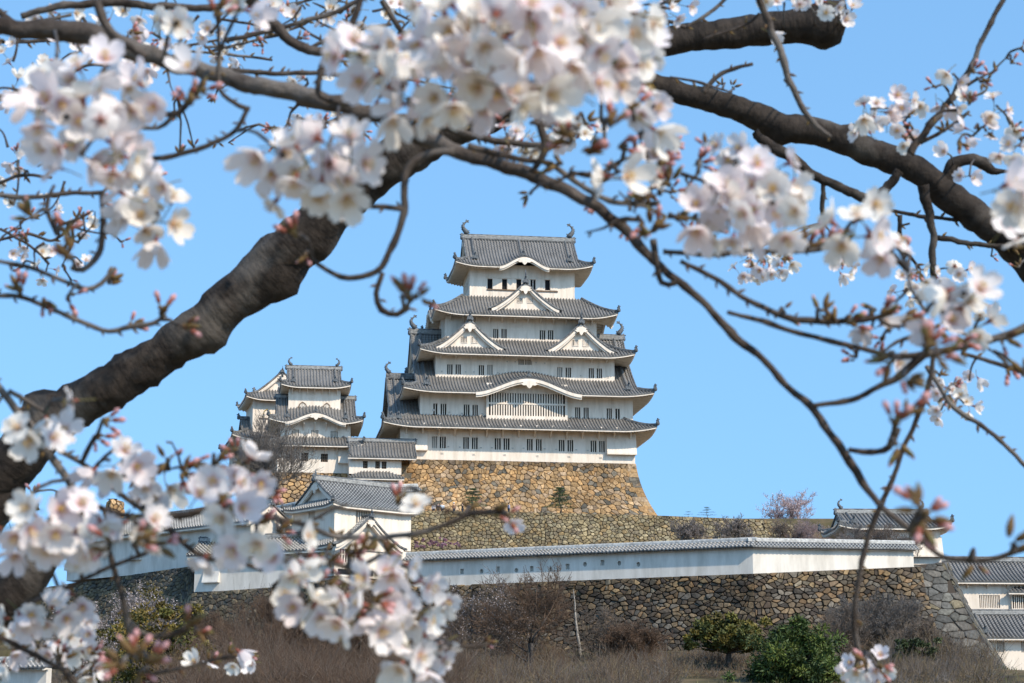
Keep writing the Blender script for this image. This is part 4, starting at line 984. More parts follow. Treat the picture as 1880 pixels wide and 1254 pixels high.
def pad_pine(name,label,base,h,w_,seed,n=7,group=None,col=((.05,.075,.03),(.07,.10,.035),(.04,.06,.03))):
    rn=random.Random(seed); root=empty(name,base); tag(root,label,'pine tree',group); tb=MB(); cb=MB()
    tr=[Vector((math.sin(i*1.3)*.06*h,math.cos(i)*.04*h,h*i/6-.2)) for i in range(7)]
    tube(tb,tr,[h*.035*(1-i*.11) for i in range(7)],7)
    for k in range(n):
        z=h*(.25+.75*k/(n-1)); a=k*2.4+rn.uniform(-.4,.4); rr=w_*.5*(1.05-.65*(k/(n-1)))*rn.uniform(.8,1.1)
        for sgn in (0,math.pi):
            c=Vector((math.cos(a+sgn)*rr*.5,math.sin(a+sgn)*rr*.5,z+rn.uniform(-.04,.04)*h)); cc=rn.choice(col)
            tube(tb,[Vector((0,0,z-.05*h)),c-Vector((0,0,.03*h))],[h*.012,h*.006],4,cap=False)
            for i in range(170):
                r=rr*.62*math.sqrt(rn.random()); an=rn.uniform(0,6.28); p=c+Vector((math.cos(an)*r,math.sin(an)*r,rn.uniform(-.02,.045)*h*(1.2-r/rr)))
                s=h*.03; u=(Vector((math.cos(an),math.sin(an),.9))+rv(rn,.4)).normalized()*s; v=u.cross(rv(rn)).normalized()*s*.3; g=rn.uniform(.6,1.4)
                cb.add([p-u,p+v,p+u,p-v],[(0,1,2,3)],col=tuple(q*g for q in cc))
    tb.build('trunk',['bark'],root); cb.build('crown',['leaf'],root); return root
def gz(px,py,Y): p=at(px,py,Y); p.z=ground_z(p.x,p.y); return p
bare_tree('bare_tree','big bare grey tree standing before the ochre base of the small keep',at(520,955,238),12.0,5,spread=.55,levels=6,stems=3,twig='twig_grey',kids=3)
pad_pine('pine_tree','tiered garden pine left of centre against the ochre keep base',at(868,940,250),2.9,3.2,1)
pad_pine('pine_tree','denser tiered garden pine right of centre against the ochre keep base',at(1028,941,250.5),3.0,3.4,2,n=9)
pad_pine('pine_tree','tiny flat topped pine on the skyline right of the keep',at(1298,950,262),1.3,2.4,3,n=4)
pad_pine('pine_tree','lowest faint pine tuft on the skyline just right of the ochre corner',at(1264,952,268),.9,2.4,4,n=3)
bare_tree('cherry_tree','distant pink tinged cherry tree on the skyline above the white wall',at(1447,972,262),6.2,14,spread=.9,levels=5,stems=4,bloom=7,bcol=(.66,.50,.49),thin=.00006,twig='twig_pink',kids=3,lean=(0,0))
bare_tree('bare_tree','dark bare tree with forked trunk in front of the boulder wall',gz(965,1262,168),8.8,21,spread=.75,levels=6,stems=2,twig='twig_brown',bloom=0,kids=3,bark='dark_bark')
bare_tree('bare_tree','wide bare tree with faint blossom beneath the row of loopholes',gz(880,1250,176),8.2,22,spread=.65,levels=6,stems=3,twig='twig',bloom=1,bcol=(.42,.36,.35),kids=3)
bare_tree('bare_tree','small bare tree at the foot of the wall near the pale snag',gz(1090,1235,178),5.5,23,spread=.7,levels=5,stems=3,twig='twig')
bare_tree('bare_tree','russet bare tree half hidden below the lower left blossom',gz(700,1240,172),8.5,24,spread=.65,levels=6,stems=3,twig='twig_brown')
bare_tree('bare_tree','russet bare tree rising right of the olive crowned tree',gz(480,1240,175),8.0,25,spread=.65,levels=6,stems=3,twig='twig_brown')
bare_tree('bare_tree','twiggy russet tree between the two left stone walls and the blossom',gz(590,1250,168),7.5,26,spread=.7,levels=6,stems=3,twig='twig_brown')
bare_tree('bare_tree','low russet bare tree in the thicket left of the forked one',gz(790,1225,182),6.5,81,spread=.75,levels=6,stems=4,twig='twig_brown')
bare_tree('bare_tree','rounded brown bare tree under the left half of the hanging blossom',gz(640,1215,184),6.5,82,spread=.75,levels=6,stems=4,twig='twig')
bare_tree('bare_tree','small brown bare tree at the right edge of the olive crown',gz(410,1215,184),6.0,83,spread=.75,levels=6,stems=4,twig='twig_brown')
bare_tree('bare_tree','spreading low bare tree left of the yellow green shrub',gz(1190,1245,172),4.6,84,spread=.85,levels=6,stems=4,twig='twig_brown')
bare_tree('bare_tree','bare grey brown tree rising behind the deep green conifer',gz(1570,1240,180),6.2,85,spread=.7,levels=6,stems=4,twig='twig_grey')
bare_tree('bare_tree','low russet bare tree just right of the pale snag',gz(1130,1235,170),4.2,86,spread=.85,levels=6,stems=4,twig='twig_brown')
bare_tree('bare_tree','small bare tree touching the right end of the thicket before the corner stones',gz(1700,1250,172),4.6,87,spread=.8,levels=6,stems=4,twig='twig')
bare_tree('cherry_tree','grey cherry full of small pale flowers left of the olive tree',gz(235,1210,190),8.5,31,spread=.7,levels=6,stems=3,bloom=3,bcol=(.50,.42,.41),twig='twig_grey')
bare_tree('cherry_tree','pale flowering cherry low beside the bottom left white wall',gz(120,1240,180),7.0,32,spread=.7,levels=5,stems=3,bloom=5,bcol=(.50,.42,.41),twig='twig_grey')
bare_tree('bare_tree','thin bare bush growing on the right end of the boulder wall',gz(1620,1225,180),6.5,41,spread=.6,levels=6,stems=4,twig='twig_grey')
bare_tree('bare_tree','bare bush in front of the stepped corner stones',gz(1540,1235,176),5.5,42,spread=.6,levels=5,stems=4,twig='twig')
leafy('conifer','deep green bushy conifer in front of the boulder wall',gz(1465,1275,150)-Vector((0,0,2.3)),4.1,3.5,51,[(.055,.080,.014),(.035,.055,.012),(.085,.105,.02)],leaf=.18,clumps=230,per=130,shape='cone',stretch=1.6)
leafy('evergreen_shrub','yellow green spreading shrub left of the deep green conifer',gz(1335,1225,162)+Vector((0,0,.4)),3.4,1.9,52,[(.10,.09,.018),(.065,.07,.016),(.125,.10,.02)],leaf=.16,clumps=170,per=140,cat='shrub',shape='dome')
leafy('evergreen_tree','olive gold rounded tree below the left brown stone wall',gz(270,1290,158)-Vector((0,0,2.4)),4.3,4.3,53,[(.12,.09,.016),(.08,.075,.016),(.15,.10,.018)],leaf=.15,clumps=120,per=130)
leafy('evergreen_shrub','dark green bush at the lower right beside the earth slope',gz(1680,1270,165),2.2,1.3,54,[(.04,.055,.02),(.06,.07,.025)],leaf=.13,clumps=40,per=90,cat='shrub',shape='dome')
leafy('pine_tree','dark pine crown peeping over the far left blossom on the skyline',at(38,950,240)-Vector((0,0,13)),2.2,1.2,55,[(.06,.08,.03),(.09,.09,.03)],leaf=.13,clumps=40,per=90,cz=14.0)
leafy('plum_shrub','magenta flowering shrub between the turret and the terrace wall',at(795,1014,222),3.0,.85,56,[(.30,.14,.19),(.24,.13,.15),(.34,.20,.24)],leaf=.07,clumps=40,per=90,cat='shrub',trunk=False,shape='dome')
for i,(px,py,Y,rx,rz,lab) in enumerate(((1275,992,232,3.2,1.3,'pale pink flowering shrub behind the bend of the white wall, left one'),(1350,990,230,3.4,1.35,'pale pink flowering shrub directly above the bend of the white wall'))):
    p=at(px,py,Y)-Vector((0,0,.3))
    bare_tree('cherry_shrub',lab,p,3.4+.2*i,60+i,spread=.9,levels=5,stems=5,bloom=4,bcol=(.52,.42,.40),twig='twig_grey',cat='shrub')
for i,(px,py,Y,h) in enumerate(((1440,1000,228,3.3),(1500,1002,226,3.6),(1560,1008,203,2.9),(1622,1008,203,3.0),(1675,1008,203,2.2))):
    bare_tree('bare_shrub',['russet bare shrub under the distant pink tinged cherry','russet bare shrub in the gap before the right turret','tall bare shrub before the left end of the right turret roof','tall thin bare shrub before the middle of the right turret roof','sparse bare shrub in front of the right turret wall'][i],at(px,py,Y)-Vector((0,0,.3)),h*1.15,70+i,spread=.8,levels=5,stems=5,thin=.00005,twig=['twig','twig_pink','twig_grey','twig','twig_grey'][i],bloom=2,bcol=(.35,.28,.26),cat='shrub')
# broken pale trunk leaning on the wall
p0=gz(1066,1190,183); p1_=at(1052,1082,187.5); sn=empty('dead_snag',p0); tag(sn,'pale leaning dead trunk against the boulder wall','dead tree')
mb=MB(); q=[Vector((0,0,-.4))+(p1_-p0)*t+Vector((.06*math.sin(t*9),0,.4*t)) for t in (0,.2,.4,.6,.8,1)]; tube(mb,q,[.13,.12,.11,.09,.07,.03],8); mb.build('trunk',['pale_wood'],sn)
# thickets: one uncountable mass of thin twigs over the slope
rn=random.Random(99); bm_=MB(); bm2=MB()
def thicket(mb,x0,x1,Y0,Y1,n,h,cols):
    for i in range(n):
        Y=rn.uniform(Y0,Y1); px=rn.uniform(x0,x1); x=(px-940)/FPX*Y*1.02; z=ground_z(x,Y); p=Vector((x,Y,z-.1))
        if noise.noise(Vector((x*.25,Y*.25,3)))<-.25: continue
        d=(Vector((rn.gauss(0,.5),rn.gauss(0,.5),1))).normalized(); hh=h*rn.uniform(.4,1.1)*max(.25,.75+1.3*noise.noise(Vector((x*.22,Y*.22,7)))); r=.02*rn.uniform(.7,1.6)
        p1=p+d*hh*.5; p2=p1+(d+rv(rn,.25)).normalized()*hh*.5; tube(mb,[p,p1,p2],[r,r*.7,r*.3],3,cap=False,m=cols[int(abs(noise.noise(Vector((x*.15,Y*.15,2))))*9)%len(cols)])
        for k in range(3):
            q=p+(p1-p)*rn.uniform(.4,1); e=(d+rv(rn,.5)).normalized(); tube(mb,[q,q+e*hh*.4],[r*.6,r*.25],3,cap=False,m=rn.choice(cols))
thicket(bm_,330,860,132,190,8500,4.6,(0,0,1)); thicket(bm_,860,1230,134,184,5500,2.4,(0,3,1,2)); thicket(bm_,1180,1640,154,186,4200,1.7,(3,0,1,2)); thicket(bm_,1600,1800,146,188,4500,2.6,(3,1,2,2)); thicket(bm_,1560,1900,134,148,1400,.9,(3,1))
thicket(bm_,-40,420,150,215,2500,1.8,(1,2))
tag(bm_.build('thicket',['twig_brown','twig','twig_grey','twig_tan']),'tangled russet and grey thicket covering the slope under the walls','thicket',kind='stuff')
for i in range(9000):
    Y=rn.uniform(140,192); px=rn.uniform(-40,1920); x=(px-940)/FPX*Y; 
    if noise.noise(Vector((x*.12,Y*.12,9)))<.0: continue
    z=ground_z(x,Y); g=rn.uniform(.7,1.3); c=rn.choice([(.07,.085,.02),(.11,.10,.035),(.14,.11,.05)])
    s=rn.uniform(.06,.16); a=rn.uniform(0,3.14); u=Vector((math.cos(a),math.sin(a),0))*s*.3; p=Vector((x,Y,z)); t=p+Vector((rn.gauss(0,.1),rn.gauss(0,.1),s*2.4))
    bm2.add([p-u,p+u,t],[(0,1,2)],col=tuple(q*g for q in c))
tag(bm2.build('grass',['leaf']),'green and straw coloured grass tufts on the slope','grass',kind='stuff')
# ================================================================== VISITORS on the terrace
def skin_part(name,verts,edges,rad,m,parent,root=0,sub=2):
    me=bpy.data.meshes.new(name); me.from_pydata([tuple(v) for v in verts],edges,[]); me.materials.append(M[m] if isinstance(m,str) else m)
    o=bpy.data.objects.new(name,me); COL.objects.link(o)
    sk=o.modifiers.new('skin','SKIN'); sk.use_smooth_shade=True
    for i,r in enumerate(rad): me.skin_vertices[0].data[i].radius=(r[0],r[1]) if isinstance(r,tuple) else (r,r); me.skin_vertices[0].data[i].use_root=(i==root)
    su=o.modifiers.new('sub','SUBSURF'); su.levels=sub; su.render_levels=sub
    if parent: o.parent=parent
    return o
M['skin']=mat('skin',(.55,.36,.26),.6); M['hair']=mat('black_hair',(.02,.016,.014),.5)
def person(label,pos,ang,coat,legs,hat=None,pose=0,h=1.68,group='visitors standing along the terrace edge'):
    root=empty('person',pos,ang); tag(root,label,'person',group); k=h/1.7
    def V(l): return [Vector(v)*k for v in l]
    arm=[(-.19,-.02,1.15),(-.12,-.20,1.05)] if pose else [(-.25,0,1.12),(-.24,-.05,.86)]
    body=V([(0,0,.95),(0,0,1.18),(0,0,1.40),(0,0,1.48),(0,-.01,1.60),(0,-.01,1.68),(-.19,0,1.38),arm[0],arm[1],(.19,0,1.38),(.26,0,1.12),(.25,-.05,.86),
            (-.10,0,.90),(-.11,0,.50),(-.12,.02,.08),(-.12,-.12,.04),(.10,0,.90),(.11,-.02,.50),(.12,0,.08),(.12,-.14,.04)])
    ed=[(0,1),(1,2),(2,3),(3,4),(4,5),(2,6),(6,7),(7,8),(2,9),(9,10),(10,11),(0,12),(12,13),(13,14),(14,15),(0,16),(16,17),(17,18),(18,19)]
    rd=[(.13,.10),(.12,.09),(.13,.09),.05,(.08,.095),(.055,.065),.055,.042,.03,.055,.042,.03,.085,.06,.04,.035,.085,.06,.04,.035]
    skin_part('body',body,ed,[(r[0]*k,r[1]*k) if isinstance(r,tuple) else r*k for r in rd],'skin',root)
    cv=V([(0,0,.88),(0,0,1.15),(0,0,1.40),(-.20,0,1.38),arm[0],tuple(Vector(arm[0]).lerp(Vector(arm[1]),.85)),(.20,0,1.38),(.26,0,1.12),(.25,-.04,.90)])
    skin_part('jacket',cv,[(0,1),(1,2),(2,3),(3,4),(4,5),(2,6),(6,7),(7,8)],[(.17*k,.13*k),(.155*k,.12*k),(.155*k,.11*k),.075*k,.06*k,.05*k,.075*k,.06*k,.05*k],mat('jacket_cloth',coat,.9),root)
    lv=V([(0,0,.94),(-.10,0,.88),(-.11,0,.50),(-.12,.02,.12),(.10,0,.88),(.11,-.02,.50),(.12,0,.12)])
    skin_part('trousers',lv,[(0,1),(1,2),(2,3),(0,4),(4,5),(5,6)],[(.14*k,.11*k),.10*k,.075*k,.06*k,.10*k,.075*k,.06*k],mat('trouser_cloth',legs,.9),root)
    mb=MB(); n=10   # hair or hat: cap over the crown and back of the head
    vs=[];fs=[]
    for j in range(5):
        th=math.pi*.5*j/4*1.15
        for i in range(n):
            a=2*math.pi*i/n; r=math.sin(th)*.105*k; back=1.15 if math.sin(a)>0 else .92
            vs.append((math.cos(a)*r,math.sin(a)*r*back+.015*k,1.62*k+math.cos(th)*.125*k-(.04*k if (math.sin(a)>0 and j==4) else 0)))
    for j in range(4):
        for i in range(n): fs.append((j*n+i,j*n+(i+1)%n,(j+1)*n+(i+1)%n,(j+1)*n+i))
    mb.add(vs,fs,smooth=True)
    if hat:
        mb.add([(math.cos(2*math.pi*i/n)*.17*k,math.sin(2*math.pi*i/n)*.17*k,1.64*k) for i in range(n)]+[(math.cos(2*math.pi*i/n)*.10*k,math.sin(2*math.pi*i/n)*.10*k,1.67*k) for i in range(n)],[(i,(i+1)%n,n+(i+1)%n,n+i) for i in range(n)])
    mb.build('hat' if hat else 'hair',[mat('hat_cloth',hat,.9) if hat else 'hair'],root)
    return root
PPL=[(796,933,'person in pale top at the left end of the terrace railing',(.7,.62,.6),None,0),(804.5,933,'person in dark navy jacket turned away at the left terrace edge',(.02,.03,.07),None,0),(812,933.5,'person in white and light blue top beside the navy jacket',(.65,.72,.8),None,1),
 (833.5,933.5,'person in brown coat with pale hat behind the terrace edge',(.22,.12,.07),(.75,.72,.66),0),(849,934,'person in black coat standing left of the first tiered pine',(.02,.02,.022),None,1),
 (922,935,'person in grey jacket right of the first tiered pine',(.14,.14,.15),None,1),(934,936,'person in lilac white top beside the grey jacket',(.55,.5,.6),None,0)]
for i,(px,py,lab,c,hat,ps) in enumerate(PPL):
    p=at(px,py,247.3); p.z=at(px,936,245.5).z-.55
    person(lab,p,R(-20+i*23),c,(.03,.035,.05),hat,ps,h=1.6+.03*(i%4))
# ================================================================== CHERRY TREES IN THE FOREGROUND
def barkmat(name,dark,light,lich):
    m=mat(name,dark,.85,.25); p=m.node_tree.nodes['Principled BSDF']; tc=N(m,'ShaderNodeTexCoord')
    n=N(m,'ShaderNodeTexNoise'); n.inputs['Scale'].default_value=26; n.inputs['Detail'].default_value=9; n.inputs['Roughness'].default_value=.72; L(m,tc.outputs['Object'],n.inputs['Vector'])
    r=N(m,'ShaderNodeValToRGB'); r.color_ramp.elements[0].position=.36; r.color_ramp.elements[1].position=.66; r.color_ramp.elements[0].color=(*dark,1); r.color_ramp.elements[1].color=(*light,1)
    L(m,n.outputs['Fac'],r.inputs['Fac'])
    v=N(m,'ShaderNodeTexVoronoi'); v.inputs['Scale'].default_value=60; L(m,tc.outputs['Object'],v.inputs['Vector'])
    n2=N(m,'ShaderNodeTexNoise'); n2.inputs['Scale'].default_value=7; n2.inputs['Detail'].default_value=5; L(m,tc.outputs['Object'],n2.inputs['Vector'])
    mr=N(m,'ShaderNodeMapRange'); mr.inputs[1].default_value=.52; mr.inputs[2].default_value=.66; L(m,n2.outputs['Fac'],mr.inputs[0])
    mx=N(m,'ShaderNodeMix',data_type='RGBA'); L(m,mr.outputs[0],mx.inputs['Factor']); L(m,r.outputs[0],mx.inputs[6]); mx.inputs[7].default_value=(*lich,1); L(m,mx.outputs[2],p.inputs['Base Color'])
    # rings of lenticels run round the limb: uv.y is the distance along it
    uv=N(m,'ShaderNodeUVMap'); mp=N(m,'ShaderNodeMapping'); mp.inputs['Scale'].default_value=(6,70,1); L(m,uv.outputs[0],mp.inputs['Vector'])
    n3=N(m,'ShaderNodeTexNoise'); n3.inputs['Scale'].default_value=1.0; n3.inputs['Detail'].default_value=6; L(m,mp.outputs[0],n3.inputs['Vector'])
    ad=N(m,'ShaderNodeMath',operation='ADD'); L(m,n.outputs['Fac'],ad.inputs[0]); L(m,n3.outputs['Fac'],ad.inputs[1])
    b=N(m,'ShaderNodeBump'); b.inputs['Strength'].default_value=.8; b.inputs['Distance'].default_value=.007; L(m,ad.outputs[0],b.inputs['Height']); L(m,b.outputs[0],p.inputs['Normal'])
    return m
M['limb_bark']=barkmat('cherry_limb_bark',(.011,.0075,.0055),(.046,.034,.026),(.095,.08,.067))
M['young_bark']=barkmat('cherry_twig_bark',(.036,.025,.019),(.11,.086,.07),(.18,.155,.135))
def petalmat(name,c1,c2):
    m=bpy.data.materials.new(name); m.use_nodes=True; nt=m.node_tree; p=nt.nodes['Principled BSDF']; out=nt.nodes['Material Output']
    uv=N(m,'ShaderNodeUVMap'); sp=N(m,'ShaderNodeSeparateXYZ'); L(m,uv.outputs[0],sp.inputs[0])
    r=N(m,'ShaderNodeValToRGB'); r.color_ramp.elements[0].position=.05; r.color_ramp.elements[0].color=(*c2,1); r.color_ramp.elements[1].position=.45; r.color_ramp.elements[1].color=(*c1,1)
    L(m,sp.outputs['Y'],r.inputs['Fac']); L(m,r.outputs[0],p.inputs['Base Color']); p.inputs['Roughness'].default_value=.7; p.inputs['Specular IOR Level'].default_value=.2
    t=N(m,'ShaderNodeBsdfTranslucent'); L(m,r.outputs[0],t.inputs['Color']); mx=N(m,'ShaderNodeMixShader'); mx.inputs[0].default_value=.38
    L(m,p.outputs[0],mx.inputs[1]); L(m,t.outputs[0],mx.inputs[2]); L(m,mx.outputs[0],out.inputs['Surface']); return m
PET=[petalmat('petal_white',(.88,.81,.775),(.70,.44,.42)),petalmat('petal_blush',(.87,.775,.76),(.68,.40,.40)),petalmat('petal_ivory',(.88,.82,.745),(.72,.54,.42))]
M['anther']=mat('yellow_anther',(.62,.40,.08),.6); M['filament']=mat('pale_filament',(.75,.62,.52),.6); M['calyx']=mat('red_calyx',(.23,.065,.04),.6)
M['stalk']=mat('green_stalk',(.13,.11,.035),.6); M['bud_pink']=mat('bud_pink',(.50,.25,.24),.6); M['scale']=noisy(mat('bud_scale',(.12,.08,.03),.7),(.07,.03,.016),(.17,.105,.03),160,4)[0]
M['heart']=mat('flower_heart',(.48,.26,.09),.7)
def flower_data(seed):
    """unit flower (diameter about 1, facing +Z): petals, stamens, calyx with stalk"""
    rn=random.Random(seed); cup=[.15,.3,.45,.62,.25,.9,.5,1.25][seed%8]; A=MB(); S_=[0,.22,.45,.68,.86,1.0]; T_=[-1,-.6,-.2,.2,.6,1]
    for k in range(5):
        a=2*math.pi*k/5+rn.uniform(-.12,.12); Lp=.5*rn.uniform(.92,1.06); cp=cup+rn.uniform(-.12,.12); tw=rn.uniform(-.22,.22); wv=rn.uniform(-.03,.03)
        ca,sa=math.cos(a),math.sin(a); vs=[];uv=[]
        for s in S_:
            w_=.245*(s**.62)*(1-.66*max(0,(s-.66)/.34)**2)+.02
            for t in T_:
                r=s*Lp*(1-(.15*max(0,1-abs(t)*1.7) if s>.95 else 0)-(.05*t*t*s)); y=t*w_
                z=cp*Lp*s**1.6+.10*t*t*w_*(1+s)*1.2+tw*y*s+wv*math.sin(s*5+t*2)+rn.uniform(-.006,.006)
                vs.append((ca*r-sa*y,sa*r+ca*y,z+.02*(k%2))); uv.append((t*.5+.5,s))
        nT=len(T_); A.add(vs,[(i*nT+j,i*nT+j+1,(i+1)*nT+j+1,(i+1)*nT+j) for i in range(len(S_)-1) for j in range(nT-1)],0,uv=uv,smooth=True)
    B=MB()
    for k in range(17):
        a=rn.uniform(0,6.28); tl=rn.uniform(.15,.75); l=rn.uniform(.17,.26); d=Vector((math.cos(a)*tl,math.sin(a)*tl,1)).normalized(); q=d*l+Vector((0,0,.02))
        tube(B,[Vector((0,0,.02)),q],[.006,.005],3,0,cap=False)
        s=.022; B.add([q+Vector(v)*s for v in ((1,0,0),(-1,0,0),(0,1,0),(0,-1,0),(0,0,1),(0,0,-1))],[(0,2,4),(2,1,4),(1,3,4),(3,0,4),(2,0,5),(1,2,5),(3,1,5),(0,3,5)],1)
    B.add([(math.cos(i*.785)*.075,math.sin(i*.785)*.075,.025) for i in range(8)]+[(0,0,.06)],[(i,(i+1)%8,8) for i in range(8)],2)
    Cc=MB(); bend=rn.uniform(-.25,.25)
    tube(Cc,[(0,0,.01),(0,0,-.08),(0,0,-.2)],[.07,.06,.03],6,0)
    for k in range(5):
        a=2*math.pi*(k+.5)/5; ca,sa=math.cos(a),math.sin(a); Cc.add([(ca*.05-sa*.035,sa*.05+ca*.035,-.01),(ca*.05+sa*.035,sa*.05-ca*.035,-.01),(ca*.2,sa*.2,.0+cup*.1)],[(0,1,2)],0)
    tube(Cc,[(0,0,-.2),(bend*.3,0,-.42),(bend,.05,-.72)],[.022,.018,.02],5,1,cap=False)
    return A,B,Cc
def ell(mb,c,ax,l,r,m,n=7,k=5):
    """pointed egg from c along ax"""
    c=Vector(c);ax=Vector(ax).normalized(); pts=[];rad=[]
    for i in range(k+1): t=i/k; pts.append(c+ax*l*t); rad.append(r*max(.06,math.sin(math.pi*min(.985,.08+t*.9))**.8*(1.12-.35*t)))
    tube(mb,pts,rad,n,m)
def bud_data(seed,kind):
    rn=random.Random(seed); b=MB()
    if kind=='flower':
        ell(b,(0,0,.58),(rn.uniform(-.1,.1),0,1),.5,.19,0,9,7); ell(b,(0,0,.22),(0,0,1),.6,.16,1,7); ell(b,(.02,0,-.25),(.1,0,1),.42,.15,3,7); tube(b,[(rn.uniform(-.1,.1),0,-.35),(0,0,0),(0,0,.35)],[.045,.05,.06],5,2)
    else:
        ell(b,(0,0,0),(rn.uniform(-.15,.15),0,1),1.0,.2,3,8,7); ell(b,(.03,0,.35),(.12,0,1),.7,.14,2,6)
        if seed%2: ell(b,(0,.02,.75),(0,.05,1),.4,.11,0,6)
    return b
class Tree:
    def __init__(s,name,label,base):
        s.root=empty(name,base); tag(s.root,label,'cherry tree'); s.o=Vector(base); s.fl=[]; s.bd=[]; s.seed=0; s.path=[]; s.spur=[]
    def branch(s,name,pts,dep,m='young_bark',n=8,rough=.10,world=None,knob=(),step=9):
        """pts: (px,py,width px) ; dep: depth or (start,end) ; drawn through with a smooth curve"""
        s.seed+=1; P_=[]; R_=[]; k=len(pts)
        if max(q[2] for q in pts)<16: s.nodes(pts,dep[0] if isinstance(dep,tuple) else dep,s.seed*31+k)
        for i,(x,y,w_) in enumerate(pts):
            d=dep if not isinstance(dep,tuple) else dep[0]+(dep[1]-dep[0])*i/(k-1)
            P_.append(atd(x,y,d)); R_.append(w_*d/FPX/2)
        if world:
            (a,ra)=world; 
            P_=[Vector(q) for q in a]+P_; R_=list(ra)+R_
        Q=[];RR=[];U=[]; tot=0
        for i in range(len(P_)-1):
            p0=P_[max(0,i-1)];p1=P_[i];p2=P_[i+1];p3=P_[min(len(P_)-1,i+2)]; L_=(p2-p1).length; m_=max(2,min(60,int(L_/max(.006,R_[i]*.3))))
            for j in range(m_ if i<len(P_)-2 else m_+1):
                t=j/m_; t2=t*t;t3=t2*t
                q=.5*((2*p1)+(p2-p0)*t+(2*p0-5*p1+4*p2-p3)*t2+(3*p1-p0-3*p2+p3)*t3); r=R_[i]+(R_[i+1]-R_[i])*t
                Q.append(q);RR.append(r)
        for q in Q[::2]:
            fw=q.y*math.cos(PITCH)+q.z*math.sin(PITCH)
            if fw>.5: s.path.append((940+FPX*q.x/fw,627-FPX*(-q.y*math.sin(PITCH)+q.z*math.cos(PITCH))/fw,q))
        mb=MB(); vs=[];fs=[];uv=[];pv=None; sd=s.seed*7.3
        for i,p in enumerate(Q):
            t=(Q[min(i+1,len(Q)-1)]-Q[max(i-1,0)]).normalized()
            if i: tot+=(p-Q[i-1]).length
            if pv is None: pv=t.orthogonal().normalized()
            pv=(pv-t*pv.dot(t)).normalized(); q=t.cross(pv); r=RR[i]
            node=1+.16*max(0,math.sin(tot*90+sd))**6 if r<.006 else 1
            fq=40 if r<.012 else 9; wob=Vector((noise.noise(p*fq+Vector((sd,0,0))),noise.noise(p*fq+Vector((0,sd,0))),noise.noise(p*fq+Vector((0,0,sd)))))*r*(.5 if r<.012 else .28)
            for j in range(n):
                a=2*math.pi*j/n; d=pv*math.cos(a)+q*math.sin(a)
                rr=r*node*(1+rough*noise.noise((p+d*r)*(38 if r>.012 else 150)+Vector((sd,0,0)))*2+rough*1.2*noise.noise((p+d*r)*14+Vector((0,sd,0))))
                for (kx,ky,kr,ka,kd) in knob:
                    kp=atd(kx,ky,kd); dd=(p+d*r-kp).length/(kr*kd/FPX)
                    if dd<1: rr+=ka*kd/FPX*(1-dd*dd)**2*(1+.5*noise.noise((p+d*r)*45))
                vs.append(p+wob+d*rr-s.o); uv.append((j/n,tot))
        for i in range(len(Q)-1):
            for j in range(n): fs.append((i*n+j,i*n+(j+1)%n,(i+1)*n+(j+1)%n,(i+1)*n+j))
        fs.append(tuple(range(n))[::-1]); fs.append(tuple(range((len(Q)-1)*n,len(Q)*n)))
        mb.add(vs,fs,0,uv=uv,smooth=True)
        return mb.build(name,[m],s.root)
    def link(s,x,y,c,r,lim=130):
        if not s.path: return
        b=min(s.path,key=lambda q:(q[0]-x)**2+(q[1]-y)**2); l=math.hypot(b[0]-x,b[1]-y)
        if l<4 or l>lim or abs(b[2].y-c.y)>1.3: return
        m1=b[2].lerp(c,.5)+Vector((0,0,.006))+rv(random.Random(int(x)),.003); mb=MB()
        pts=[b[2],b[2].lerp(m1,.6)+Vector((0,0,.002)),m1,m1.lerp(c,.6)+Vector((0,0,.001)),c]
        tube(mb,[p-s.o for p in pts],[r*1.3,r*1.05,r*1.1,r*.95,r*1.25],6); s.spur.append((l,mb))
    def bloom(s,x,y,rx,ry,size,n,face=0.0,tilt=0,seed=None):
        """cluster of n open flowers within an ellipse of the photo; size = diameter in photo px -> distance"""
        rn=random.Random(int(x*7+y*13)); d0=FPX*.036/size; put=[]; s.link(x,y-ry*.2,atd(x,y-ry*.2,d0),.0017)
        for tr in range(n*14):
            if len(put)>=n: break
            a=rn.uniform(0,6.28); r=math.sqrt(rn.random()); px,py=x+math.cos(a)*r*rx,y+math.sin(a)*r*ry
            if any(math.hypot(px-q[0],py-q[1])<size*(.46 if tr<n*8 else .34) for q in put): continue
            put.append((px,py)); d=d0*(1+rn.uniform(-.035,.035)); out=Vector(((px-x)/max(rx,25),0,-(py-y)/max(ry,25)))
            ax=out*.85+Vector((0,-.55,-.28))+Vector((rn.gauss(0,.45),rn.gauss(0,.4),rn.gauss(0,.45)))
            if face: ax=Vector((0,-1,0))+rv(rn,.12)
            s.fl.append((size*rn.uniform(.76,.96),atd(px,py,d),ax.normalized(),rn.uniform(0,6.28),rn.randrange(len(FD)),size,rn.randrange(3)))
    def buds(s,x,y,size,ang,n=4,pink=.5,spread=38):
        """spray of buds: size = length of one bud in photo px, ang = direction in the photo (90 = up)"""
        size*=.9; rn=random.Random(int(x*3+y*17)); d=FPX*.019/size; c=atd(x,y,d); s.link(x,y,c,.0019); pink=min(.9,pink*.9+.12)
        for k in range(n):
            a=R(ang+(k-(n-1)/2)*spread*2/max(1,n-1)*(1 if n>1 else 0)+rn.uniform(-9,9)); ax=Vector((math.cos(a),rn.uniform(-.55,.35),math.sin(a))).normalized()
            kind='flower' if rn.random()<pink else 'leaf'
            s.bd.append((size,c+ax*.004+rv(rn,.0015),ax,rn.uniform(0,6.28),kind,rn.randrange(3),.019*rn.uniform(.7,1.1)*(.85 if kind=='flower' else .8)))
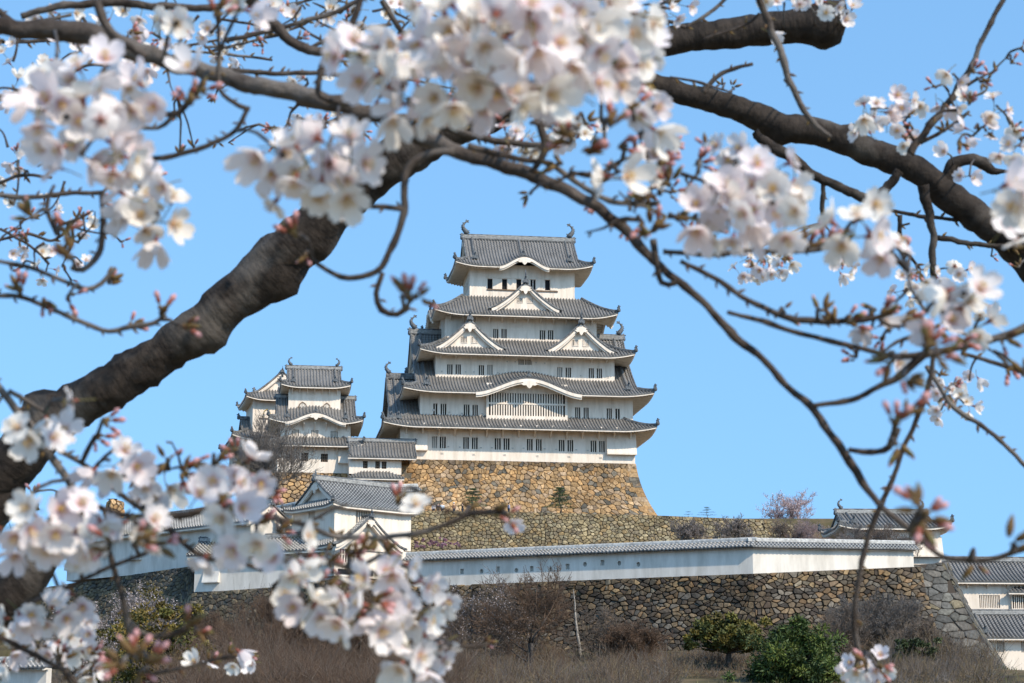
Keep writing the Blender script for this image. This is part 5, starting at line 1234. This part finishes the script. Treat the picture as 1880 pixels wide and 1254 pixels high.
    def nodes(s,pts,dep,seed=0,gap=22,size=13):
        """small resting buds along a twig"""
        rn=random.Random(seed); 
        for (a,b) in zip(pts,pts[1:]):
            l=math.hypot(b[0]-a[0],b[1]-a[1]); k=int(l/gap)
            for i in range(k):
                t=(i+rn.random())/max(1,k); x=a[0]+(b[0]-a[0])*t; y=a[1]+(b[1]-a[1])*t; w_=(a[2]+(b[2]-a[2])*t)/2
                sd=rn.choice((-1,1)); nx,ny=-(b[1]-a[1])/l*sd,(b[0]-a[0])/l*sd; p=atd(x+nx*w_*.6,y+ny*w_*.6,dep); ax=Vector((nx+(b[0]-a[0])/l*.8,rn.uniform(-.4,.2),-(ny+(b[1]-a[1])/l*.8))).normalized()
                sz=size*rn.uniform(.6,1.2); s.bd.append((sz,p,ax,0,'leaf',0 if rn.random()<.8 else 2,sz*dep/FPX))
    def finish(s):
        s.fl.sort(key=lambda q:-q[0]); st=[MB(),MB(),MB()]
        for i,(sz,p,ax,ro,v,_,tn) in enumerate(s.fl):
            Mx=Matrix.Translation(p-s.o)@ax.to_track_quat('Z','Y').to_matrix().to_4x4()@Matrix.Rotation(ro,4,'Z')@Matrix.Scale(.036*min(1.1,sz/_),4)
            if i<100:
                o=FO[v][tn].copy(); COL.objects.link(o); o.parent=s.root; o.matrix_local=Mx
                for ch in FC[v]: c=ch.copy(); COL.objects.link(c); c.parent=o; c.matrix_local=Matrix.Identity(4)
            else:
                for k,b in enumerate(FD[v]):
                    st[k].add([Mx@Vector(q) for q in b.v],b.f,0 if k==0 else 0,uv=b.uv,smooth=True); n=len(b.f); st[k].m[-n:]=[tn] if False else ([tn]*n if k==0 else b.m)
        if st[0].v:
            o=st[0].build('blossoms',PET,s.root); o['kind']='stuff'
            for k,(nm,ms) in ((1,('stamens',['filament','anther','heart'])),(2,('calyx',['calyx','stalk']))): q=st[k].build(nm,ms,o); q['kind']='stuff'
        s.spur.sort(key=lambda q:-q[0]); sx=MB()
        for i,(l,mb) in enumerate(s.spur):
            if i<100: mb.build('spur',['young_bark'],s.root)
            else: sx.add(mb.v,mb.f,0,smooth=True)
        if sx.v: o=sx.build('spurs',['young_bark'],s.root); o['kind']='stuff'
        s.bd.sort(key=lambda q:-q[0]); sb=MB()
        for i,(sz,p,ax,ro,kind,v,l) in enumerate(s.bd):
            Mx=Matrix.Translation(p-s.o)@ax.to_track_quat('Z','Y').to_matrix().to_4x4()@Matrix.Rotation(ro,4,'Z')@Matrix.Scale(l,4)
            if i<100: o=BO[kind][v].copy(); COL.objects.link(o); o.parent=s.root; o.matrix_local=Mx
            else:
                b=BD[kind][v]; sb.add([Mx@Vector(q) for q in b.v],b.f,0,smooth=True); sb.m[-len(b.f):]=b.m
        if sb.v: o=sb.build('buds',['bud_pink','calyx','stalk','scale'],s.root); o['kind']='stuff'
FD=[flower_data(i) for i in range(8)]; FO=[];FC=[]
for A,B,C2 in FD:
    row=[]
    for t in range(3):
        o=A.build('blossom',[PET[t]]); row.append(o)
    FO.append(row); FC.append([B.build('stamens',['filament','anther','heart']),C2.build('calyx',['calyx','stalk'])])
BD={k:[bud_data(i,k) for i in range(3)] for k in ('flower','leaf')}; BO={'flower':[b.build('flower_bud',['bud_pink','calyx','stalk','scale']) for b in BD['flower']],'leaf':[b.build('leaf_bud',['bud_pink','calyx','stalk','scale']) for b in BD['leaf']]}
# ---- left tree: the heavy dark limbs
T1=Tree('cherry_tree','flowering cherry whose thick dark limb sweeps up from the left edge',(-2.2,4.65,-1.6))
T1.branch('limb',[(-60,975,105),(0,872,100),(70,795,92),(130,745,82),(200,706,84),(290,655,80),(370,597,82),(440,540,88),(500,492,96),(560,438,92),(610,388,86),(670,332,84),(740,283,82),(800,255,70),(850,235,52),(900,222,42),(950,196,40),(1000,166,42),(1060,130,46)],4.6,'limb_bark',18,.09,
   world=([(-2.2,4.65,-1.75),(-2.15,4.65,-.9),(-1.85,4.6,-.05)],[.24,.19,.13]),knob=((515,515,58,24,4.6),(500,470,50,16,4.6),(75,735,45,22,4.6),(590,455,40,16,4.6),(395,610,40,10,4.6)))
T1.branch('limb',[(-80,1165,112),(0,1092,108),(55,1052,84),(90,1010,55),(105,965,34),(108,900,14)],4.5,'limb_bark',14,.10,world=([(-1.95,4.6,-.45)],[.11]))
T1.branch('limb',[(1000,166,42),(1100,105,48),(1200,82,54),(1300,67,54),(1400,57,58),(1470,49,64),(1515,44,80),(1540,44,74),(1552,46,20)],4.6,'limb_bark',16,.09,knob=((1510,70,40,14,4.6),))
T1.branch('branch',[(-10,181,14),(45,170,17),(90,160,14)],3.5)
T1.branch('branch',[(-20,358,9),(60,362,9),(120,355,9),(188,354,9)],2.6); T1.branch('twig',[(-10,340,6),(40,322,7),(95,326,5)],3.6)
T1.branch('branch',[(415,75,9),(480,60,9),(560,40,9),(630,15,9),(700,-20,8)],3.4); T1.branch('branch',[(400,125,8),(500,134,9),(600,135,9),(700,150,8)],3.2)
T1.branch('branch',[(440,-20,20),(490,32,22),(525,68,20),(565,92,18),(620,96,15),(700,110,12)],3.1); T1.branch('twig',[(560,95,9),(600,72,8),(650,55,7),(720,45,6)],3.2)
T1.branch('twig',[(545,215,4),(600,225,6),(640,205,6),(680,195,6)],4.2); T1.branch('twig',[(475,228,5),(510,240,6),(550,248,6),(600,232,6)],4.2)
T1.branch('branch',[(-10,15,9),(30,45,12),(60,65,12),(85,68,10)],2.7); T1.branch('branch',[(40,30,12),(110,12,15),(200,4,16),(280,10,14),(400,12,13),(500,-20,12)],2.9)
T1.branch('twig',[(-10,78,6),(80,75,7),(170,68,6)],3.9); T1.branch('twig',[(200,70,6),(250,90,6),(330,85,5),(420,70,5)],3.9)
T1.branch('twig',[(280,60,5),(330,90,5),(420,100,5),(500,110,5)],4.2); T1.branch('twig',[(120,150,7),(160,120,6),(240,125,5)],3.9)
T1.branch('twig',[(700,0,10),(740,60,10),(800,95,9),(850,120,8)],3.0); T1.branch('branch',[(640,225,12),(750,215,14),(830,238,14),(930,262,12),(1020,268,12)],2.7)
T1.branch('twig',[(0,440,6),(50,430,6),(100,440,6),(140,400,5),(150,380,4)],4.2); T1.branch('twig',[(0,420,5),(60,455,5),(90,485,5)],4.2)
T1.branch('twig',[(1040,40,6),(1120,20,7),(1210,35,8),(1260,50,8)],3.6); T1.branch('twig',[(1260,50,6),(1300,25,7),(1330,0,7),(1345,-20,5)],3.6)
# fine far twigs behind the top clusters
rn=random.Random(4)
for k in range(16):
    x=rn.uniform(350,1100); y=rn.uniform(0,150); a=rn.uniform(-.5,.5); l=rn.uniform(90,200)
    T1.branch('twig',[(x,y,5),(x+math.cos(a)*l*.5,y+math.sin(a)*l*.5+rn.uniform(-15,15),4.5),(x+math.cos(a)*l,y+math.sin(a)*l,3)],3.9+rn.uniform(-.2,.3),n=6)
# ---- right tree: grey limb entering at the right
T2=Tree('cherry_tree','flowering cherry whose grey limb slants down to the right edge',(2.45,4.8,-1.6))
T2.branch('limb',[(2080,650,90),(1960,545,76),(1880,462,66),(1820,415,58),(1760,368,56),(1700,325,50),(1640,294,50),(1560,260,52),(1480,240,52),(1400,216,52),(1300,183,44),(1205,155,40),(1120,140,34),(1020,150,28)],4.6,'limb_bark',16,.09,
   world=([(2.45,4.8,-1.75),(2.4,4.8,-.9),(2.1,4.7,0)],[.22,.17,.12]),knob=((1430,255,30,12,4.6),(1560,240,26,8,4.6),(1720,345,26,10,4.6)))
T2.branch('branch',[(1385,240,14),(1412,268,22),(1450,290,22),(1500,325,17),(1560,352,17),(1595,362,19),(1625,348,17),(1652,315,16)],4.5,'limb_bark',10,.12)
T2.branch('branch',[(1738,330,24),(1750,302,22),(1778,292,20),(1803,300,24),(1822,312,15),(1852,314,3)],4.6,'limb_bark',10,.14)
T2.branch('branch',[(1694,342,22),(1704,385,17),(1713,430,15),(1712,470,14),(1718,545,11)],4.5,'limb_bark',9,.12)
T2.branch('twig',[(1512,336,8),(1510,372,9),(1512,408,8)],4.5,'limb_bark'); T2.branch('twig',[(1628,385,6),(1690,397,8),(1762,404,6)],4.6,'limb_bark'); T2.branch('twig',[(1722,436,11),(1780,446,10),(1850,453,9),(1895,458,9)],4.55,'limb_bark')
T2.branch('twig',[(1652,395,9),(1654,445,8),(1670,470,7),(1688,493,4)],4.5,'limb_bark'); T2.branch('twig',[(1650,415,5),(1670,410,4)],4.5,'limb_bark')
T2.branch('branch',[(1672,282,16),(1700,240,14),(1740,192,12),(1762,152,12),(1790,112,11),(1800,80,10),(1830,22,9),(1852,-20,9)],3.3)
T2.branch('twig',[(1690,262,8),(1740,235,7),(1780,205,6)],3.3); T2.branch('twig',[(1680,262,6),(1660,225,6),(1652,205,5)],3.3); T2.branch('twig',[(1850,215,8),(1870,250,8),(1900,280,8)],3.3)
T2.branch('twig',[(1292,170,10),(1310,148,9),(1335,130,8),(1382,117,6)],3.5); T2.branch('twig',[(1230,142,4),(1270,148,5),(1310,160,5),(1345,170,3)],3.5)
T2.branch('branch',[(1385,-20,12),(1402,20,13),(1430,85,14),(1446,140,13),(1470,190,12),(1495,228,11),(1525,252,6)],2.9); T2.branch('twig',[(1440,145,5),(1446,152,7),(1455,160,4)],2.9)
T2.branch('twig',[(1290,72,4),(1320,62,6),(1370,45,6),(1395,25,5)],3.3); T2.branch('twig',[(1700,672,8),(1752,748,9),(1800,780,9),(1850,822,8),(1895,868,8)],2.9); T2.branch('twig',[(1765,648,7),(1820,665,8),(1885,686,9)],2.8)
T2.branch('branch',[(1713,655,9),(1702,720,10),(1684,770,10),(1660,820,9),(1640,880,9),(1612,940,11),(1590,1000,10),(1577,1060,10),(1569,1120,10),(1571,1170,10),(1582,1212,9)],2.5)
# ---- near tree: the long slender grey bough and everything hanging from it
T3=Tree('cherry_tree','nearest cherry whose slender grey bough arches over the keep down to lower right',(-1.55,2.25,-1.6))
T3.branch('bough',[(-120,40,34),(-20,50,34),(80,55,36),(165,62,40),(230,86,40),(300,110,32),(400,136,32),(450,152,34),(550,176,34),(640,198,34),(700,214,32),(760,245,31),(830,275,26),(900,296,24),(970,318,26),(1040,350,22),(1080,370,22),(1130,408,20),(1180,455,18),(1230,505,15),(1290,555,14),(1350,620,17),(1400,660,13),(1450,715,13),(1490,748,15),(1520,790,14),(1560,845,17),(1590,895,13),(1630,940,11),(1680,982,10),(1730,1022,10),(1780,1028,10),(1830,1025,10),(1880,1008,10),(1940,985,11)],(2.3,2.0),'young_bark',12,.08,
   world=([(-1.55,2.25,-1.75),(-1.5,2.25,-.4),(-1.35,2.3,.6),(-1.0,2.3,.85)],[.11,.08,.05,.03]))
near=2.05
for nm,pp in (('branch',[(835,278,16),(785,284,14),(752,305,14),(743,340,13),(742,390,14),(730,430,13),(714,465,12),(692,498,12),(640,510,11),(600,496,9),(575,478,9)]),
 ('branch',[(742,385,11),(705,380,10),(662,378,9),(615,380,8)]),('branch',[(702,500,9),(690,540,11),(700,568,11),(730,578,11),(752,562,14)]),
 ('branch',[(975,318,12),(1000,272,14),(990,230,15),(984,200,15),(1015,178,12)]),('branch',[(860,268,13),(950,292,11),(1010,302,10),(1075,345,11),(1140,374,11),(1210,372,12)]),
 ('branch',[(1198,440,12),(1204,480,11),(1214,520,11),(1240,521,11),(1248,512,9)]),('branch',[(1218,462,9),(1300,468,10),(1370,461,10),(1440,460,10),(1480,459,10),(1532,455,9)]),
 ('branch',[(1250,478,9),(1310,510,11),(1370,550,10),(1440,580,11),(1480,588,12),(1550,590,12),(1620,580,10),(1655,563,9)]),('branch',[(1335,573,8),(1400,590,10),(1500,620,10),(1580,640,10),(1650,655,11),(1702,648,15),(1760,638,13),(1840,618,15),(1885,603,17),(1930,590,18)]),
 ('branch',[(1490,745,9),(1560,735,11),(1610,710,11),(1652,690,13),(1700,645,17)]),('branch',[(1560,826,10),(1600,831,11),(1632,820,12),(1644,785,18)]),
 ('branch',[(178,5,14),(200,50,17),(238,84,18),(268,105,14)]),('branch',[(402,100,9),(404,165,9),(438,194,9),(458,200,9)]),('branch',[(456,198,9),(432,240,9),(390,264,10),(342,280,10),(300,289,11),(268,291,6)]),
 ('branch',[(668,-20,12),(642,50,13),(602,98,13),(586,140,11),(590,178,10),(650,192,8)]),('branch',[(186,350,9),(189,420,11),(180,464,12),(152,494,11),(130,490,9)]),
 ('branch',[(-10,478,8),(50,490,8),(90,505,8),(130,520,8),(160,530,9),(186,520,10),(212,492,9)]),('branch',[(-10,545,9),(40,545,10),(100,570,9),(150,592,9),(200,608,9),(242,600,11),(282,594,10),(305,578,7)]),
 ('branch',[(-20,690,15),(20,740,15),(62,790,15),(102,850,15),(130,890,14),(150,928,13)]),('branch',[(15,718,10),(50,735,9),(90,760,8)]),('branch',[(108,828,10),(150,850,9),(200,890,9),(252,930,9),(300,962,11),(340,1000,10),(380,1024,10),(430,1030,9),(482,1048,8)]),
 ('branch',[(145,905,11),(200,940,11),(270,950,11),(340,945,13),(405,928,10)]),('branch',[(470,945,8),(560,965,10),(620,985,11),(700,986,10),(760,980,9),(812,965,9),(862,945,10),(905,940,11),(925,945,7)]),
 ('branch',[(200,1010,9),(214,1060,11),(230,1120,12),(246,1180,14),(252,1210,12)]),('branch',[(235,1140,9),(270,1166,9),(310,1166,9),(345,1153,15)]),('twig',[(45,1112,7),(120,1080,9),(180,1050,8),(232,1030,7),(285,1010,6)]),
 ('branch',[(-10,1165,10),(50,1196,10),(110,1226,9),(150,1265,9)]),('branch',[(545,1018,8),(600,1031,9),(650,1042,10),(700,1018,8)]),('twig',[(830,1183,6),(870,1186,7),(898,1181,6)]),('twig',[(100,340,6),(85,380,9),(105,430,10)]),
 ('twig',[(280,200,10),(320,210,12),(350,185,12),(385,130,9)]),('twig',[(200,245,9),(240,235,9),(290,235,8),(320,212,9)]),('twig',[(850,945,6),(790,925,5),(765,900,5)]),('twig',[(560,965,7),(600,940,6),(640,925,5)]),('twig',[(270,1240,7),(340,1225,6),(400,1210,7),(432,1205,7)]),
 ('twig',[(600,1030,7),(560,1055,8),(540,1100,7)]),('twig',[(700,1020,7),(760,1050,8),(800,1090,8)]),('twig',[(660,1030,7),(680,1080,7),(740,1130,7)])):
    T3.branch(nm,pp,near)
def tangle(T,x,y,rx,ry,n,dep,size=16,w_=6,seed=0):
    """fine crooked twigs with resting buds"""
    rn=random.Random(int(x+y*3)+seed)
    for k in range(n):
        px,py=x+rn.uniform(-rx,rx),y+rn.uniform(-ry,ry); a=rn.uniform(0,6.28); l=rn.uniform(50,120); pts=[]
        for i in range(4): pts.append((px,py,w_*(1-.2*i)*rn.uniform(.8,1.1))); a+=rn.gauss(0,.4); px+=math.cos(a)*l/3; py+=math.sin(a)*l/3*.7
        d=dep*(1+rn.uniform(-.05,.05)); T.branch('twig',pts,d,n=6)
        if rn.random()<.8: T.buds(px,py,size,-math.degrees(math.atan2(math.sin(a)*.7,math.cos(a))),rn.choice((2,3,4)),rn.choice((.2,.6,.9)))
for a in ((T3,1120,270,90,50,9,2.0,32,9),(T3,1195,370,60,60,8,2.0,32,9),(T3,1010,240,60,40,4,2.1,30,8),(T1,80,430,90,60,8,3.6,20,6),(T1,60,310,60,50,5,3.6,20,6),(T1,330,70,200,50,10,3.6,20,6),(T1,600,50,140,50,8,3.5,20,6),(T1,560,165,120,30,5,3.6,18,6),
          (T2,1270,25,70,25,5,3.3,22,6),(T3,1690,590,80,60,6,2.1,34,9),(T3,740,130,80,50,5,2.1,34,9),(T3,560,1060,120,50,5,2.1,32,8),(T3,350,900,110,40,4,2.1,32,8),(T1,130,1190,80,40,6,3.2,24,7),(T2,1790,210,70,60,6,3.2,24,7),(T1,30,160,40,90,4,3.5,20,6),(T3,1250,330,60,40,5,2.0,32,8)):
    tangle(*a[:7],size=a[7],w_=a[8])
# blossoms: (x, y, rx, ry, flower diameter, count)
for a in [(100,165,50,45,88,5),(185,150,60,45,86,6),(240,190,45,45,84,4),(120,225,70,50,90,6),(150,290,90,38,88,7),(215,285,40,40,86,4),(255,350,50,40,78,5),(290,400,48,45,78,6),(245,410,35,35,76,3),(350,135,14,14,86,1),(325,45,28,20,70,2),(440,18,22,14,74,2),
 (520,295,70,45,88,6),(600,290,70,50,90,8),(560,350,90,38,88,6),(640,320,40,45,86,4),(660,110,50,45,92,6),(640,90,30,20,86,2),(750,85,50,40,88,5),(740,170,60,55,92,7),(840,60,70,55,96,9),(860,150,75,55,96,9),(950,50,80,55,98,10),(940,150,80,50,98,9),(1040,60,80,60,98,10),(1030,150,70,38,94,8),(1140,50,62,50,90,8),(1130,120,50,45,90,6),(1180,100,28,45,84,4),(1200,205,26,50,78,4),(880,10,120,30,96,8),(1060,5,120,25,94,8),
 (1130,312,26,22,84,2),(1190,300,30,24,70,2),(1300,380,50,45,80,6),(1365,345,60,50,80,7),(1420,385,60,60,82,8),(1340,410,60,40,80,6),(1350,285,55,26,62,4),(1445,330,38,35,78,3),(1560,430,45,35,84,4),(1610,400,30,30,80,2),(1630,465,22,35,78,2),(1862,370,30,45,88,4),(1850,420,28,26,84,2),(1890,340,20,40,84,2),
 (1770,545,45,30,86,3),(1730,580,40,35,84,4),(1800,590,25,30,72,2),(1690,560,30,30,64,2),(1600,610,28,36,64,2),(1640,650,20,20,58,1),(1660,600,20,30,60,1),
 (133,738,4,4,80,1),(40,790,10,10,80,1),(112,792,8,8,74,1),(80,810,30,18,76,2),(80,760,20,14,72,1),(200,850,55,26,72,4),(235,880,40,26,70,3),(285,905,35,26,62,3),(25,950,50,40,86,4),(90,960,48,35,86,4),(150,950,40,30,86,3),(60,1000,60,30,80,4),(195,975,50,26,76,3),(250,965,40,20,74,2),(120,1000,60,28,82,3),(270,975,30,26,74,2),(140,1035,14,12,70,1),
 (400,885,40,24,80,3),(450,850,22,24,76,2),(460,880,22,30,74,2),(380,910,30,20,78,2),(425,940,42,22,82,3),(470,985,20,22,84,1),(395,1020,36,18,80,2),(450,1005,26,22,84,2),(525,1035,34,24,86,3),(548,985,24,18,78,1),
 (555,1100,34,32,76,4),(590,1130,30,26,80,2),(640,1110,38,38,80,4),(690,1060,26,24,78,2),(740,1040,26,24,76,2),(765,1065,30,26,72,2),(800,1095,26,22,68,2),(700,1120,40,38,78,4),(660,1150,40,26,76,3),(760,1130,38,36,76,4),(810,1160,18,34,64,2),(740,1190,34,34,76,4),(790,1190,34,30,72,3),(760,1222,40,20,74,3),(815,1215,18,24,66,1),(820,1090,16,16,60,1),
 (768,945,10,22,70,1),(935,955,10,10,48,1)]: T3.bloom(*a)
for a in [(60,120,55,20,34,3),(135,85,40,20,36,3),(110,40,50,20,36,4),(30,170,40,30,34,3),(30,300,25,14,30,2),(60,290,50,26,34,6),(25,330,20,14,32,2),(60,380,45,20,30,3),(155,412,26,18,30,5),(50,460,45,18,30,5),(85,500,30,14,28,3),(150,485,14,10,28,2),(15,90,14,40,34,3),(230,25,60,18,38,4),(300,60,55,26,40,6),(240,130,60,18,36,4),(560,20,60,16,36,4),(500,60,40,18,34,3),(560,150,40,14,32,3),(545,222,26,12,30,3),(620,215,30,12,30,3),
 (930,250,45,24,42,6),(1000,255,40,28,42,6),(1060,240,40,24,42,5),(960,280,50,14,40,4),(1230,20,45,18,38,5),(700,18,50,18,38,4),(1440,8,40,12,40,4),(1530,14,28,16,40,3),(1555,28,16,18,38,2),(1420,55,12,14,36,1),(1480,5,26,10,38,2),(480,15,40,12,36,3),(620,50,40,30,36,3),(380,60,40,20,36,3),(430,95,40,16,32,3),(440,130,40,14,30,2)]: T1.bloom(*a)
for a in [(1600,205,34,26,44,5),(1645,190,34,20,44,4),(1620,235,40,20,42,4),(1680,190,24,18,40,2),(1590,240,22,24,42,2),(1750,140,14,20,46,2),(1730,200,20,20,40,2),(1790,240,32,24,44,4),(1830,200,22,28,44,3),(1770,190,20,18,40,2),(1860,280,30,28,46,4),(1875,230,20,30,42,2),(1780,325,20,14,38,2),(1740,285,16,12,36,1),(1665,260,20,12,38,2),
 (1370,490,26,22,30,6),(1405,500,30,16,30,7),(1440,485,26,18,30,6),(1400,455,50,10,30,4),(1548,488,20,20,30,5),(1690,510,38,20,34,7),(1660,540,26,14,34,3),(1760,500,20,20,34,3),(1800,560,22,26,34,4),(1745,720,28,20,34,6),(1770,745,22,22,34,4),(1728,755,18,14,32,3),(1780,700,18,12,32,2),(1570,1225,24,16,44,3),(1612,1220,24,18,44,3),(1590,1245,40,14,44,4)]: T2.bloom(*a)
for a in [(445,1198,12,10,46,1),(435,1215,24,12,40,2),(360,1218,12,10,46,1),(400,1222,18,10,40,1),(462,1215,8,8,38,1),(145,1150,26,20,52,4),(110,1185,30,24,52,4),(165,1175,16,22,50,2),(150,1215,22,22,50,3),(175,1235,18,14,48,2),(20,1195,30,26,54,3),(90,1130,50,20,66,4),(140,1100,30,24,64,3),(40,1140,36,14,66,3),(70,1160,30,20,60,2),(10,1150,20,20,60,2)]: T1.bloom(*a)
for a in [(350,190,46,110,4,.3),(365,170,44,20,3,.7),(330,60,40,110,4,.8),(400,30,44,60,4,.6),(285,320,26,60,3,1),(130,470,50,110,5,.2),(60,400,46,140,4,.3),(120,430,44,70,3,.4),(200,520,34,45,5,.05),(35,535,40,110,4,.6),(80,550,40,-60,3,.8),(125,545,38,-20,2,.8),(240,600,36,30,3,.3),(295,575,40,70,3,.4),(335,600,38,10,4,.6),(545,430,44,120,5,.4),(560,465,40,-100,2,.1),(752,550,52,90,4,.35),(765,545,48,0,3,.1),
 (330,860,42,20,4,.3),(310,845,40,80,2,0),(355,850,42,-10,3,.5),(335,872,40,-60,3,.4),(395,850,42,0,4,.5),(430,880,44,-30,3,.5),(280,880,40,100,3,.9),(390,935,46,20,5,.4),(400,940,44,-20,3,.6),(250,995,56,20,4,.5),(290,1000,50,-10,3,.7),(200,1000,50,180,3,.5),(190,770,40,0,3,.9),(175,800,38,-40,3,.8),(215,820,38,0,3,.8),
 (345,1150,48,60,4,.05),(360,1160,40,-10,3,.1),(250,1205,52,90,5,.35),(270,1215,50,30,4,.7),(225,1215,56,180,4,.8),(255,1235,48,-60,3,.3),(470,965,42,60,4,.5),(510,975,40,0,3,.8),(560,1040,40,30,4,.8),(600,1035,38,-10,3,.9),(590,1085,46,30,4,.2),(640,1020,40,20,4,.7),(665,1010,42,50,4,.4),(700,1015,40,0,3,.6),(640,1050,40,-80,3,.3),(690,1100,46,0,4,.2),(740,1085,42,60,4,.4),(790,1125,38,-30,3,.8),(655,985,40,-80,3,.1),(700,985,40,-70,3,.1),(730,925,38,80,3,.6),(860,940,36,80,2,0),(900,940,40,10,3,.3),(925,948,38,-10,2,1),(885,1181,28,10,3,.1),
 (700,100,44,60,4,.6),(770,105,44,100,4,.9),(820,120,42,0,3,.8),(890,130,44,40,3,.9),(920,70,44,80,3,.5),(700,170,40,200,4,.5),(820,210,40,0,4,.5),(760,225,38,30,3,.6),(1050,255,50,150,5,.5),(1080,280,48,30,5,.5),(1120,230,50,60,5,.5),(1160,200,50,80,5,.5),(1140,270,44,0,4,.8),(1030,300,40,170,3,.3),(1170,290,40,60,4,.6),(1210,300,42,30,4,.9),(1230,340,42,100,5,.5),(1250,370,40,30,4,.6),(1190,370,42,120,4,.3),(1180,410,44,-90,4,.2),(1200,420,44,60,4,.3),(1280,300,38,30,4,.8),(1300,275,36,90,3,.7),(1240,400,40,0,3,.5),
 (1480,455,44,60,4,.4),(1510,440,42,70,4,.6),(1540,455,44,0,3,.2),(1640,440,42,-20,4,.7),(1600,480,40,-100,3,.5),(1530,590,38,120,3,.5),(1510,570,40,70,3,.7),(1560,590,40,20,4,.7),(1620,575,40,40,4,.6),(1660,585,42,0,4,.6),(1440,575,36,0,2,.2),(1700,640,58,60,5,.2),(1720,650,56,-20,4,.3),(1660,690,54,-30,5,.15),(1640,660,50,200,4,.4),(1760,630,44,-20,3,.7),(1840,620,40,-30,3,.5),(1645,780,56,70,4,.35),(1665,760,52,40,4,.5),(1645,815,46,-80,2,.1),
 (1690,935,64,130,4,.5),(1695,950,60,10,4,.4),(1690,960,56,-90,4,.1),(1790,1030,44,-80,2,0),(1860,1000,56,40,4,.3),(1885,690,44,100,3,.1),(240,85,30,0,2,.2),(620,990,30,80,2,0)]: T3.buds(*a)
for a in [(270,290,20,160,3,.3),(330,282,20,80,3,.1),(355,270,18,90,2,.1),(400,262,18,-90,2,.1),(500,235,20,180,4,.6),(560,245,20,30,3,.7),(590,225,20,60,3,.8),(50,440,22,120,4,.7),(100,425,22,60,4,.7),(40,490,20,200,3,.8),(150,400,22,60,3,.6),(420,262,14,0,2,.0),(240,60,24,30,4,.7),(300,30,24,60,4,.7),(550,70,24,40,4,.6),(1230,5,26,60,4,.6),(1050,260,24,80,4,.5),(120,1165,30,60,5,.6),(150,1190,30,80,4,.6),(170,1200,30,20,4,.7),(110,1210,34,60,3,.2),(100,1140,34,30,3,.6),(60,1180,34,180,3,.6),(385,1218,28,60,3,.2),(420,1205,26,40,3,.2),(455,1205,24,0,3,.6),(60,905,22,90,3,.6),(470,75,20,0,3,.4),(820,190,22,90,3,.7),(640,30,22,60,3,.5)]: T1.buds(*a)
for a in [(1345,160,18,60,3,.2),(1325,155,16,120,2,.2),(1670,215,24,90,4,.3),(1655,240,24,-60,3,.1),(1785,130,28,30,3,.7),(1800,150,28,-50,4,.2),(1780,190,28,80,4,.6),(1760,260,28,-60,4,.3),(1735,240,26,120,3,.3),(1810,240,26,0,3,.4),(1860,240,26,60,3,.3),(1400,470,20,-90,5,.4),(1440,470,20,-60,4,.4),(1380,475,20,-110,4,.4),(1550,478,18,-90,4,.5),(1685,500,22,-90,5,.5),(1750,705,22,20,4,.5),(1735,725,22,-90,4,.4),(1725,690,22,30,3,.3),(1590,1215,34,150,4,.3),(1610,1225,34,-30,4,.4),(1820,470,16,0,2,.2),(1870,490,20,120,3,.2)]: T2.buds(*a)
for t in (T1,T2,T3): t.finish()
for row,ch in zip(FO,FC):
    for o in row+ch: bpy.data.objects.remove(o)
for l in BO.values():
    for o in l: bpy.data.objects.remove(o)
